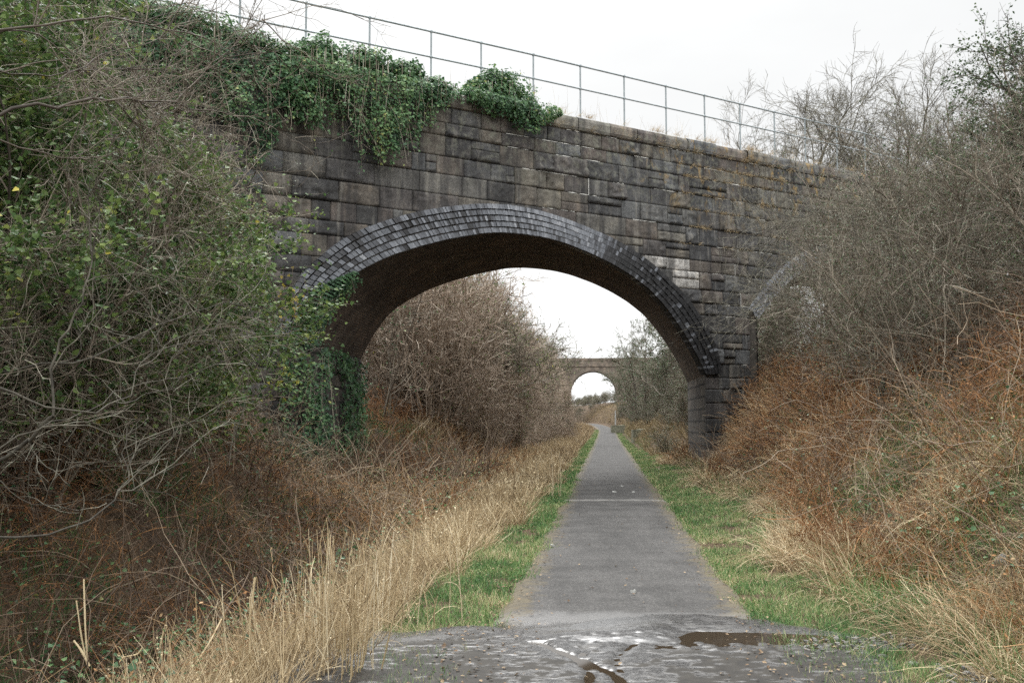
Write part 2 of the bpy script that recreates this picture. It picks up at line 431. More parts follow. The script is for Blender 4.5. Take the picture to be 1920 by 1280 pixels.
def hgt(u, y):
    u = np.asarray(u, float); y = np.asarray(y, float)
    near = 1 - sstep(13, 22, y)
    br = np.exp(-((y - 31) / 6.0) ** 2)
    v = -u
    # left: verge, ditch (near), bank
    dit = -.75 * sstep(1.9, 3.9, v) * (1 - sstep(4.6, 6.0, v)) * near
    b0 = 5.2 * near + 4.6 * (1 - near) + 2.3 * np.exp(-((y - 25) / 6.5) ** 2)
    lb = np.clip(v - b0, 0, None)
    left = dit + 5.2 * (1 - np.exp(-(lb * .9) / 5.2)) * (1 + .1 * np.sin(y * .11)) - .06 * sstep(1.3, 2.4, v)
    r0 = 2.75 - .95 * sstep(38, 60, y) + .65 * br
    rb = np.clip(u - r0, 0, None)
    right = 5.0 * (1 - np.exp(-(rb * (1.25 + .7 * br)) / 5.0)) + .05 * sstep(1.3, 2.2, u)
    bump = (fbm(u * .55 + 40, y * .55, 3) - .5) * 1.0 * sstep(1.8, 4.5, np.abs(u)) * (1 - .5 * sstep(100, 200, y))
    bump = bump + (fbm(u * 2.2 + 9, y * 2.2, 5) - .5) * .12 * sstep(1.3, 2.0, np.abs(u))
    return np.where(u < 0, left, right) + bump + zlong(y)

def ground_pt(u, y, dz=0):
    return np.stack(np.broadcast_arrays(xc(y) + u, y, hgt(u, y) + dz), -1)

def vnorm(v): return v

def sheet(name, us, ys, dz, mat, kind='structure', uvs=False, smooth=True):
    U, Y = np.meshgrid(us, ys)
    P = ground_pt(U, Y)
    P[..., 2] += dz(U, Y) if callable(dz) else dz
    G = Geo(); G.add(P.reshape(-1, 3), grid_faces(len(ys), len(us)), .5, 0, np.stack([U, Y], -1) if uvs else None)
    return tag(G.build(name, mat, smooth=smooth), kind=kind)

ys = np.concatenate([np.linspace(-60, 2, 20), np.arange(2.3, 40, .3), np.arange(40, 110, 1.0), np.arange(110, 260, 3.0), np.geomspace(262, 1500, 24)])
ua = np.concatenate([np.arange(1.05, 12, .28), np.arange(12, 40, 2.0), np.geomspace(40, 900, 16)])
us = np.concatenate([-ua[::-1], [-.5, 0, .5], ua])
sheet('ground', us, ys, lambda U, Y: np.where(np.abs(U) < 1.06, -.03, 0), M['ground'])
yp = ys[(ys > -20) & (ys < 240)]
sheet('path', np.concatenate([[-1.12], np.linspace(-1, 1, 21), [1.12]]), np.unique(np.concatenate([yp, np.arange(5, 9, .06)])), lambda U, Y: .018 + .012 * (1 - (U / 1.1) ** 2) - .05 * (np.abs(U) > 1.1) - .12 * (1 - sstep(6.4, 8.25, Y)) + .02 * (fbm(U * 2.5, Y * 2.5, 91) - .5) * (Y < 9), M['path'], uvs=True)
# turf sheets that carry the grass blades
def lv_out(y):
    y = np.asarray(y, float); return 2.05 - .3 * sstep(8, 12, y) + .5 * (fbm(y * .7, y * 0 + 2, 17) - .5)
def rv_out(y): return 2.0 + .35 * np.sin(np.asarray(y) * .45) + .5 * np.exp(-((np.asarray(y) - 27) / 7.0) ** 2)

# ------------------------------------------------------------------ wet end of the path
rng = R_(5)
uu = np.linspace(-2.3, 3.0, 400); yy = np.linspace(4.6, 8.6, 320)
U, Y = np.meshgrid(uu, yy)
edge = 8.1 + .2 * np.sin(U * 2.1 + .5) + .9 * (fbm(U * 1.6, Y * 1.2, 11, 5) - .5) - .9 * sstep(1.2, 2.6, U) - .5 * sstep(-1.0, -2.0, U)
low = sstep(0, .6, edge - Y)
mz = .034 - .006 * low + .010 * (fbm(U * 2.6, Y * 4, 21, 4) - .5) * low + .007 * (fbm(U * 8, Y * 11, 31, 3) - .5) * low + .0025 * (fbm(U * 20, Y * 30, 32, 2) - .5) * low
clod = sstep(.47, .62, .6 * fbm(U * 12, Y * 20, 78, 4) + .4 * fbm(U * 3, Y * 5, 79, 3) + .16 * sstep(0, 1.2, np.abs(U + .2)) - .08 + .1 * sstep(7.3, 6.6, Y)) * low
mz += .0045 * clod
tooth = np.clip(np.sin(U * 30 + Y * 7 + 4 * fbm(U * 2, Y * 2, 3)), -.3, 1)
pool = np.exp(-((Y - 7.66 + .2 * (U - .75) ** 2) / .22) ** 2) * sstep(.1, .5, U) * (1 - sstep(1.45, 1.9, U))
mz -= .026 * pool
mz += .010 * np.exp(-((Y - 7.35) / .22) ** 2) * sstep(.2, .5, U) * tooth
hump = np.exp(-((Y - 7.8 - .1 * np.sin(U * 3)) / .34) ** 2) * sstep(-1.0, -.5, U) * (1 - sstep(.15, .55, U)) * low
mz += .034 * hump; clod = clod * (1 - .8 * hump)
band = np.exp(-((Y - 7.5 + .2 * (U + .5)) / .13) ** 2) * sstep(-1.05, -.8, U) * (1 - sstep(.15, .6, U))
mz -= .012 * band
for k_, x_ in enumerate((-.62, -.5, -.22, .02)):
    rut = np.abs(U - (x_ + .3 * (7.4 - Y) * (k_ < 2) + .12 * np.sin(Y * 3 + k_)))
    mz -= (.022 if k_ < 2 else .012) * np.exp(-(rut / .035) ** 2) * (Y < 7.5) * (Y > (5.0 if k_ < 2 else 6.6)) * (.5 + .5 * np.sin(Y * (9 + 4 * k_)) ** 2)
clod = clod * (1 - np.clip(band + pool, 0, 1))
sink = sstep(-1.2, -1.9, U) + sstep(1.6, 2.5, U)
mz = mz + .03 * sink * (fbm(U * 5, Y * 5, 8) - .2) - .10 * sstep(.0, .5, Y - edge)
P = np.stack([xc(Y) + U, Y, mz], -1)
G = Geo(); G.add(P.reshape(-1, 3), grid_faces(len(yy), len(uu)), clod.ravel())
tag(G.build('mud', M['mud'], smooth=True), kind='structure')
G = Geo(); wu = np.linspace(-1.15, 2.0, 12); wy = np.linspace(4.6, 8.0, 10); A, Bq = np.meshgrid(wu, wy)
G.add(np.stack([xc(Bq) + A, Bq, np.full_like(A, .0205)], -1).reshape(-1, 3), grid_faces(len(wy), len(wu)))
tag(G.build('puddle', M['water']), kind='structure')
# ditch water
G = Geo(); wu = np.linspace(-5.4, -3.2, 6); wy = np.linspace(3, 15, 12); A, Bq = np.meshgrid(wu, wy)
G.add(np.stack([xc(Bq) + A, Bq, np.full_like(A, -.66)], -1).reshape(-1, 3), grid_faces(len(wy), len(wu)))
tag(G.build('ditch_water', M['water']), kind='structure')

# ------------------------------------------------------------------ the bridge
def curve_sz(pts, n, smooth=6):
    q = np.array([wall_sz(*p) for p in pts])
    d = np.concatenate([[0], np.cumsum(np.linalg.norm(np.diff(q, axis=0), axis=1))])
    t = np.linspace(0, d[-1], n)
    c = np.stack([np.interp(t, d, q[:, i]) for i in (0, 1)], -1)
    for _ in range(smooth):
        c[1:-1] = .25 * c[:-2] + .5 * c[1:-1] + .25 * c[2:]
    return c
INTR = [(562, 642), (580, 607), (598, 580), (620, 550), (644, 527), (681, 505), (731, 481), (785, 464), (839, 450), (911, 438), (949, 437.5), (986, 441), (1024, 447),
        (1061, 457), (1112, 477), (1150, 496), (1187, 519), (1225, 550), (1255, 586), (1280, 622), (1300, 655), (1323, 703)]
EXTR = [(508, 640), (516, 600), (530, 563), (551, 530), (572, 505), (604, 476), (637, 450), (682, 427), (735, 409), (780, 397), (817, 391), (855, 386), (892, 383), (930, 383.5),
        (967, 387), (1005, 394), (1042, 404), (1080, 417), (1114, 431), (1150, 446), (1180, 465), (1210, 486), (1232, 506), (1260, 533), (1283, 555), (1301, 580), (1319, 610), (1335, 640), (1345, 668), (1348, 700)]
NA = 160
intr = curve_sz(INTR, NA); extr = curve_sz(EXTR, NA)
VB = np.array([.5, 6.05])                                  # barrel axis in plan
VBs = np.array([VB @ WD, VB @ WN])                         # along the wall / through it
ZB = -.6
TOPZ = lambda s: 10.33 + .03 * (np.asarray(s, float) + 4.8)   # top of the coping, rising gently to the right
SL, SR = -24.0, 17.0
# side span over the right-hand bank
s1 = wall_sz(1420, 600); sa = s1[0]; zs = s1[1]; SPAN2 = 9.0; RISE2 = 2.3
th = np.linspace(np.pi, 0, 70)
x2 = np.linspace(-1, 1, 70); in2 = np.stack([sa + SPAN2 / 2 * (1 + x2), zs + RISE2 * (1 - x2 ** 2)], -1)
ex2 = np.stack([sa + SPAN2 / 2 + (SPAN2 / 2 + .5) * x2, zs + .3 + (RISE2 + .35) * (1 - x2 ** 2)], -1)

def inside(S, Z, c, grow_=0.0):
    """true where (S, Z) lies inside the opening bounded above by curve c (and straight down to the ground)"""
    x, z = c[:, 0], c[:, 1]
    o = np.argsort(x); ztop = np.interp(S, x[o], z[o])
    return (S > x.min() + grow_) & (S < x.max() - grow_) & (Z < ztop - grow_)

bridge = thing('stone_bridge', (W0[0], W0[1], 0), 'tall weathered stone bridge with brick ringed arch spanning the asphalt path', 'bridge')
BORG = np.array([W0[0], W0[1], 0.0])
def bpart(G, name, mats, smooth=False):
    return G.build(name, mats, bridge, smooth, org=BORG)

rng = R_(21)
# --- rock-faced block courses
G = Geo(); Gm = Geo()
z = ZB; courses = []
while z < 9.75:
    h = rng.choice([.36, .42, .48, .54]); h = min(h, 9.9 - z)
    if 9.9 - z - h < .25: h = 9.9 - z
    courses.append((z, z + h)); z += h
shear = lambda s, z: z + .03 * (s + 4.8) * np.clip(z / 9.9, 0, 1.1)
wstripes = []
def block(s0, s1, z0, z1):
    mid = np.array([(s0 + s1) / 2]), np.array([(z0 + z1) / 2])
    n = max(3, int((s1 - s0) / .042)); k = max(3, int((z1 - z0) / .042))
    if s0 < -14 or s1 > 9: n = 4; k = 3
    g = .006
    S, Zq = np.meshgrid(np.linspace(s0 + g, s1 - g, n + 1), np.linspace(z0 + g, z1 - g, k + 1))
    a = (S - s0) / (s1 - s0); b = (Zq - z0) / (z1 - z0)
    de = np.minimum(np.minimum(S - s0, s1 - S), np.minimum(Zq - z0, z1 - Zq))
    fall = sstep(0, .05, de)
    for cc in (extr, ex2):
        oo = np.argsort(cc[:, 0]); inr = (S > cc[:, 0].min() - .2) & (S < cc[:, 0].max() + .2)
        fall = fall * np.where(inr, sstep(0, .4, shear(S, Zq) - np.interp(S, cc[oo, 0], cc[oo, 1]) + .05) * .9 + .1, 1)
    style = rng.random(); amp = rng.uniform(.045, .125) if style < .75 else rng.uniform(.01, .03)
    o = rng.uniform(0, 900, 2)
    rel = fbm(S * 3.2 + o[0], Zq * 4.5 + o[1], 4, 4)
    rel = amp * (.3 + 2.2 * np.abs(rel - .45)) * (.6 + .8 * (1 - b) * (style < .45)) + .035 * (fbm(S * 9 + o[0], Zq * 12, 6, 3) - .5) * (amp > .03)
    t = -rel * fall + rng.normal(0, .008)
    Zr = shear(S, Zq)
    V = W(S, Zr, t)
    F = grid_faces(k + 1, n + 1)
    # skirts back to the mortar bed
    c = np.concatenate([np.arange(n + 1), (np.arange(1, k + 1)) * (n + 1) + n, np.arange(k * (n + 1) + n - 1, k * (n + 1) - 1, -1), np.arange(k - 1, 0, -1) * (n + 1)])
    Vb = W(S.ravel()[c], Zr.ravel()[c], .04); nv = (n + 1) * (k + 1); nn = len(c); i = np.arange(nn)
    F2 = np.stack([c, nv + i, nv + (i + 1) % nn, c[(i + 1) % nn]], -1)
    Va = np.concatenate([V.reshape(-1, 3), Vb]); Fa = np.concatenate([F, F2])
    Sa = np.concatenate([S.ravel(), S.ravel()[c]]); Za = np.concatenate([Zr.ravel(), Zr.ravel()[c]])
    drop = inside(Sa, Za, extr, .07) | inside(Sa, Za, ex2, .07)
    drop |= (Za < extr[0, 1]) & (Za < intr[0, 1]) & (Sa > intr[0, 0]) & (Sa < intr[-1, 0])
    pier = (Za < intr[-1, 1] - .02) & (Sa > -1.5) & (Sa < 1.5)
    drop &= ~(pier & (Sa >= intr[-1, 0] - .005))
    pl = (Za < intr[0, 1] - .02) & (Sa < intr[0, 0] + .005) & (Sa > intr[0, 0] - 3)
    drop &= ~pl
    keep = ~np.all(drop[Fa], axis=1)
    if not keep.any(): return
    r = np.clip(rng.random() * .95, 0, .95)
    m = W((s0 + s1) / 2, (z0 + z1) / 2)
    for (qx, qy) in ((1250, 500), (1268, 512), (1235, 492), (1262, 525), (1278, 490), (1270, 500)):
        q = wall_sz(qx, qy)
        if s0 < q[0] < s1 and shear(s0, z0) < q[1] < shear(s0, z1): r = .985
    G.add(Va, Fa[keep], r)
for (z0, z1) in courses:
    s = SL
    while s < SR:
        l = rng.uniform(.45, 1.25) * (1.15 if z1 - z0 > .5 else .9)
        e = min(s + l, SR)
        # keep joints on the pier corners
        for cx in (intr[-1, 0], intr[0, 0], sa):
            if s < cx - .02 < e and z0 < 4.9: e = cx
        if e - s > .04:
            if rng.random() < .2 and z1 - z0 > .45:
                zm = z0 + (z1 - z0) * rng.uniform(.4, .6)
                em = s + (e - s) * rng.uniform(.35, .65)
                if rng.random() < .5 and e - s > .7:
                    block(s, em, z0, z1); block(em, e, z0, zm); block(em, e, zm, z1)
                else: block(s, e, z0, zm); block(s, e, zm, z1)
            else: block(s, e, z0, z1)
            if s > -8 and e < 3 and rng.random() < .34:
                wstripes.append((s + rng.uniform(0, .3), e + rng.uniform(-.2, .6), z1, None))
            if s > -8 and e < 3 and rng.random() < .1:
                wstripes.append((e, None, z0, z1))
        s = e

# lime bloom that runs along some joints
for (a, b_, c_, d_) in wstripes:
    if d_ is None:
        S = np.linspace(a, b_, 12); Zq = shear(S, np.full(12, c_)) ; w = rng.uniform(.008, .018) * np.clip(2.6 * (fbm(S * 6, S * 0 + c_, 9) - .36), 0, 1.2)
        if np.any(inside(S, Zq, extr, -.1)): continue
        V = np.stack([W(S, Zq - w, -.004 - .01), W(S, Zq + w, -.004 - .01)], 0)
    else:
        Zr = np.linspace(c_, d_, 8); S = np.full(8, a); Zq = shear(S, Zr); w = rng.uniform(.007, .014)
        if np.any(inside(S, Zq, extr, -.1)): continue
        V = np.stack([W(S + w, Zq, -.014), W(S - w, Zq, -.014)], 0)
    G.add(V.reshape(-1, 3), grid_faces(2, V.shape[1]), .5, 1)
wall = bpart(G, 'wall', [M['stone'], M['white']], smooth=True)

def opening_ring(c, tn, tf, shift):
    """closed outline of an opening on the near / far plane"""
    lo = np.array([[c[0, 0], ZB]]); hi = np.array([[c[-1, 0], ZB]])
    nl = 8
    L = np.linspace(lo[0], c[0], nl, endpoint=False); Rr = np.linspace(c[-1], hi[0], nl + 1)[1:]
    q = np.concatenate([L, c, Rr])
    return q

def face_strip(Gx, t, sshift=0.0, top=9.95):
    """plain backing face at depth t with both openings left open"""
    q1 = opening_ring(intr, 0, 0, 0); q2 = opening_ring(in2, 0, 0, 0)
    segs = [np.array([SL, q1[0, 0]]), q1[:, 0], np.array([q1[-1, 0], q2[0, 0]]), q2[:, 0], np.array([q2[-1, 0], SR])]
    lows = [np.array([ZB, ZB]), q1[:, 1], np.array([ZB, ZB]), q2[:, 1], np.array([ZB, ZB])]
    for S, L in zip(segs, lows):
        n = len(S); rows = []
        for f in np.linspace(0, 1, 4):
            rows.append(W(S + sshift, shear(S, L * (1 - f) + top * f) if f > .5 else L * (1 - f) + shear(S, np.full(n, top)) * f, t))
        V = np.stack(rows)
        Gx.add(V.reshape(-1, 3), grid_faces(4, n), .4, 0, None)
G = Geo(); face_strip(G, .035); bpart(G, 'mortar_bed', M['mortar'])
G = Geo(); face_strip(G, VBs[1], VBs[0]); bpart(G, 'far_wall', M['stone'])

def barrel(c, name):
    q = opening_ring(c, 0, 0, 0)
    d = np.concatenate([[0], np.cumsum(np.linalg.norm(np.diff(q, axis=0), axis=1))])
    G = Geo(); rows = []; uvs = []
    ks = np.linspace(-.015 / 6, 1, 14)
    for k in ks:
        rows.append(W(q[:, 0] + VBs[0] * k, q[:, 1], VBs[1] * k)); uvs.append(np.stack([np.full(len(d), k * 6.07), d], -1))
    V = np.stack(rows); G.add(V.reshape(-1, 3), grid_faces(len(ks), len(q)), .5, 0, np.stack(uvs))
    G.m[0] = np.where((np.arange(len(G.f[0])) % (len(q) - 1) < 8) | (np.arange(len(G.f[0])) % (len(q) - 1) >= len(q) - 9), 1, 0)
    return bpart(G, name, [M['soffit'], M['pier']], smooth=False)
barrel(intr, 'arch_barrel'); barrel(in2, 'side_arch_barrel')

def ring(ci, ce, name, nring, pitch_l, pitch_r, relief, seed, shade):
    rng = R_(seed); G = Geo()
    def res(c, n=600):
        d = np.concatenate([[0], np.cumsum(np.linalg.norm(np.diff(c, axis=0), axis=1))]); t = np.linspace(0, d[-1], n)
        return np.stack([np.interp(t, d, c[:, i]) for i in (0, 1)], -1), d[-1]
    A, la = res(ci); E, le = res(ce)
    def pos(t, f):
        x = np.clip(t, 0, 1) * 599; i = np.minimum(x.astype(int), 598); w = (x - i)[:, None]
        a = A[i] * (1 - w) + A[i + 1] * w; e = E[i] * (1 - w) + E[i + 1] * w
        return a * (1 - f[:, None]) + e * f[:, None]
    for r in range(nring):
        t = 0; ts = []
        L = la + (le - la) * (r + .5) / nring
        t = rng.uniform(0, .004)
        while t < 1:
            p = pitch_l + (pitch_r - pitch_l) * sstep(.05, .4, t); ts.append((t, t + p / L)); t += p / L
        ts = np.array(ts); tm = ts.mean(1); n = len(ts)
        gl = .05 * (1 - sstep(.12, .45, tm)) + .03
        w = ts[:, 1] - ts[:, 0]
        ta = ts[:, 0] + w * gl; tb = ts[:, 1] - w * gl
        gr = .17 - .13 * sstep(.5, .66, tm) + rng.normal(0, .012, n); fa = (r + gr) / nring; fb = (r + .97 + rng.normal(0, .012, n)) / nring
        rough = relief * (1 - sstep(.38, .62, tm) + .75 * sstep(.66, .78, tm))
        pr = .02 + rough * (.012 + .024 * r) + rng.uniform(0, .03, n) * rough + rng.uniform(0, .006, n)
        cs = [pos(ta, fa), pos(tb, fa), pos(tb, fb), pos(ta, fb)]
        tilt = rough * .012 * rng.uniform(-1, 1, n)
        front = [W(c[:, 0], c[:, 1], -pr - (tilt if k in (0, 3) else 0)) for k, c in enumerate(cs)]
        back = [W(c[:, 0], c[:, 1], .2) for c in cs]
        V = np.stack(front + back, 1)
        F = np.array([[0, 1, 2, 3], [4, 7, 6, 5], [0, 4, 5, 1], [1, 5, 6, 2], [2, 6, 7, 3], [3, 7, 4, 0]])
        Fa = F[None] + (np.arange(n) * 8)[:, None, None]
        rn = np.clip(shade(tm, (r + .5) / nring) + rng.normal(0, .13, n), 0, 1); rn = np.where((tm > .62) & (rng.random(n) < .09), rng.uniform(.28, .62, n), rn)
        G.add(V.reshape(-1, 3), Fa, np.repeat(rn, 8))
    o = bpart(G, name, M['ring'])
    # mortar bed of the ring
    Gb = Geo(); tt = np.linspace(0, 1, 120)
    e0 = pos(tt, np.full(120, .01)); e1 = pos(tt, np.full(120, .99))
    V = np.stack([W(e0[:, 0], e0[:, 1], -.012), W(e1[:, 0], e1[:, 1], -.012)])
    Gb.add(V.reshape(-1, 3), grid_faces(2, 120)); Gb.build('mortar', M['mortar'], o, org=BORG * 0 + BORG)
    return o
def shade_main(t, f):
    # pale crown, sooty wet right haunch
    v = .53 + .09 * np.sin(t * 9 + f * 3) - .12 * (1 - sstep(.05, .3, t)) + .1 * np.exp(-((t - .5) / .12) ** 2)
    return v - .6 * sstep(.6, .72, t)
ring(intr, extr, 'arch_ring', 5, .15, .085, 1.0, 3, shade_main)
ring(in2, ex2, 'side_arch_ring', 4, .16, .1, .8, 4, lambda t, f: .68 + 0 * t)

# coping, drip ledge, deck and end walls
G = Geo()
s = SL
while s < SR:
    l = rng.uniform(.9, 1.5); e = min(s + l, SR)
    S = np.linspace(s + .008, e - .008, 6)
    prof = np.array([(.03, 9.9 - 10.33), (-.06, 9.93 - 10.33), (-.1, -.33), (-.105, -.14), (-.07, -.05), (.03, 0), (.3, .01), (.42, -.06), (.45, -.4)])
    jig = rng.normal(0, .008, 2)
    V = np.stack([W(S, TOPZ(S) + pz + jig[0] + .012 * (fbm(S * 2, S * 0 + k, 8) - .5), pt + jig[1] + .03 * (fbm(S * 3, S * 0 + k * 3.1, 12) - .5)) for k, (pt, pz) in enumerate(prof)])
    G.add(V.reshape(-1, 3), grid_faces(len(prof), 6), rng.uniform(.4, .95))
    s = e
bpart(G, 'coping', M['coping'], smooth=False)
G = Geo(); S = np.linspace(SL, SR, 30)
V = np.stack([W(S, TOPZ(S) - .2, .42), W(S, TOPZ(S) - .6, 1.0), W(S + VBs[0], TOPZ(S) - .6, VBs[1] - .5), W(S + VBs[0], TOPZ(S) - .05, VBs[1] - .45), W(S + VBs[0], TOPZ(S) - .05, VBs[1]), W(S + VBs[0], TOPZ(S) - .5, VBs[1] + .01)])
G.add(V.reshape(-1, 3), grid_faces(6, 30), .5); bpart(G, 'deck', M['coping'])
for se in (SL, SR):
    G = Geo()
    V = np.stack([W(np.array([se, se + VBs[0]]), np.array([ZB, ZB]), np.array([0, VBs[1]])), W(np.array([se, se + VBs[0]]), TOPZ(np.array([se, se])) - .3, np.array([0, VBs[1]]))])
    G.add(V.reshape(-1, 3), grid_faces(2, 2), .4); bpart(G, 'end_wall', M['stone'])

# grass tufts and yellow moss that root in the coping and joints
G = Geo(); rng = R_(31)
def tufts(G, S, Z, T, n, ln, droop, wd, rnd, mat=0, spread=.06):
    N = len(S); idx = np.repeat(np.arange(N), n)
    P0 = W(S[idx] + rng.normal(0, spread, len(idx)), Z[idx] + rng.normal(0, .01, len(idx)), T[idx])
    tow = np.array([-WN[0], -WN[1], 0])
    d = nrm(np.array([0, 0, 1.0]) * rng.uniform(.1, 1, (len(idx), 1)) + tow * rng.uniform(.0, 1.0, (len(idx), 1)) + rng.normal(0, .4, (len(idx), 3)))
    Pq = grow(rng, P0, d, ln * rng.uniform(.4, 1.2, len(idx)), 4, .12, (0, 0, -droop))
    ribbons(G, Pq, wd * np.array([1, .9, .6, .15]), rng.normal(size=(len(idx), 3)), np.clip(rnd + rng.normal(0, .18, len(idx)), 0, 1), mat)
S = rng.uniform(wall_sz(1020, 190)[0], 8, 70)
S = np.concatenate([S] + [wall_sz(x, 230)[0] + rng.normal(0, .12, 10) for x in (1033, 1105, 1230, 1262, 1330, 1395, 1405)])
tufts(G, S, TOPZ(S) - rng.choice([0, .0, .3, .38], len(S)), np.full(len(S), -.05), 14, .28, .25, .007, .55)
q = np.array([wall_sz(rng.uniform(1270, 1480), 0) for _ in range(130)])[:, 0]
zz = np.array([c[1] for c in courses[-7:]])
zc = rng.choice(zz, len(q), p=np.array([.05, .08, .1, .15, .25, .25, .12]))
zc = shear(q, zc)
tufts(G, q, zc, np.full(len(q), -.03), 16, .22, .55, .009, .6)
tag(G.build('dry_moss_tufts', M['straw']), 'tufts of dry yellow grass rooted in the bridge coping and upper joints', 'grass', kind='stuff')

# ------------------------------------------------------------------ railing on the parapet
RT = .75
def rail_s(px):
    d = ray(px, 150); k = ((W0 + WN * RT) @ WN) / (d[:2] @ WN); return (d[:2] * k - W0) @ WD
rpx = [447, 572, 692, 808, 902, 1000, 1088, 1170, 1248, 1320, 1386, 1450, 1507, 1566, 1618]
rs = [rail_s(p) for p in rpx]
step = rs[1] - rs[0]
rs = [rs[0] - step * k for k in range(6, 0, -1)] + rs
def rail_z(px, py):
    d = ray(px, py); k = ((W0 + WN * RT) @ WN) / (d[:2] @ WN); return EYE + d[2] * k
pa, pb = (1000, 103), (1450, 210)
za, zb = rail_z(*pa), rail_z(*pb); sa_, sb_ = rail_s(pa[0]), rail_s(pb[0])
pl_ = (692, 33); zl = rail_z(*pl_); sl_ = rail_s(pl_[0])
def RZ(s): return np.interp(s, [sl_ - 15, sl_, sa_, sb_, sb_ + 9], [zl - 15 * (za - zl) / (sa_ - sl_), zl, za, zb, zb + 9 * (zb - za) / (sb_ - sa_)])
rail_org = W(rs[8], TOPZ(rs[8]) - .4, RT)
rl = thing('metal_railing', rail_org, 'two rail galvanised tube railing running along the top of the stone bridge', 'railing')
for nm, dz, rr in (('top_rail', 0, .027), ('middle_rail', -.70, .024)):
    S = np.linspace(rs[0], rs[-1] + 2.5, 60)
    G = Geo(); tubes(G, W(S, RZ(S) + dz, RT)[None], rr, sides=8); G.build(nm, M['galv'], rl, True, org=rail_org)
for s in rs:
    G = Geo(); Z = np.array([TOPZ(s) - .45, RZ(s) - .3, RZ(s) + .01]); tubes(G, W(np.full(3, s), Z, RT)[None], .026, sides=8)
    for dz in (0, -.70):      # ball joints
        Zb = RZ(s) + dz + np.array([-.05, -.035, 0, .035, .05]); tubes(G, W(np.full(5, s), Zb, RT)[None], np.array([[.012, .036, .045, .036, .012]]), sides=8)
    G.build('post', M['galv'], rl, True, org=rail_org)
# thin dead stalks behind the railing
G = Geo(); rng = R_(41)
n = 260; S = rng.uniform(rs[3], rs[-1], n); P0 = W(S, TOPZ(S) - .3, rng.uniform(.5, 1.6, n))
Pq = grow(rng, P0, nrm(np.array([0, 0, 1]) + rng.normal(0, .22, (n, 3))), rng.uniform(.5, 1.5, n), 5, .07)
tubes(G, Pq, taper(.0035, .0015, n, 5), rng.uniform(.3, .9, n), 3)
tag(G.build('dead_stalks', M['straw']), 'thin dead grass stalks standing behind the railing on the bridge deck', 'grass', kind='stuff')

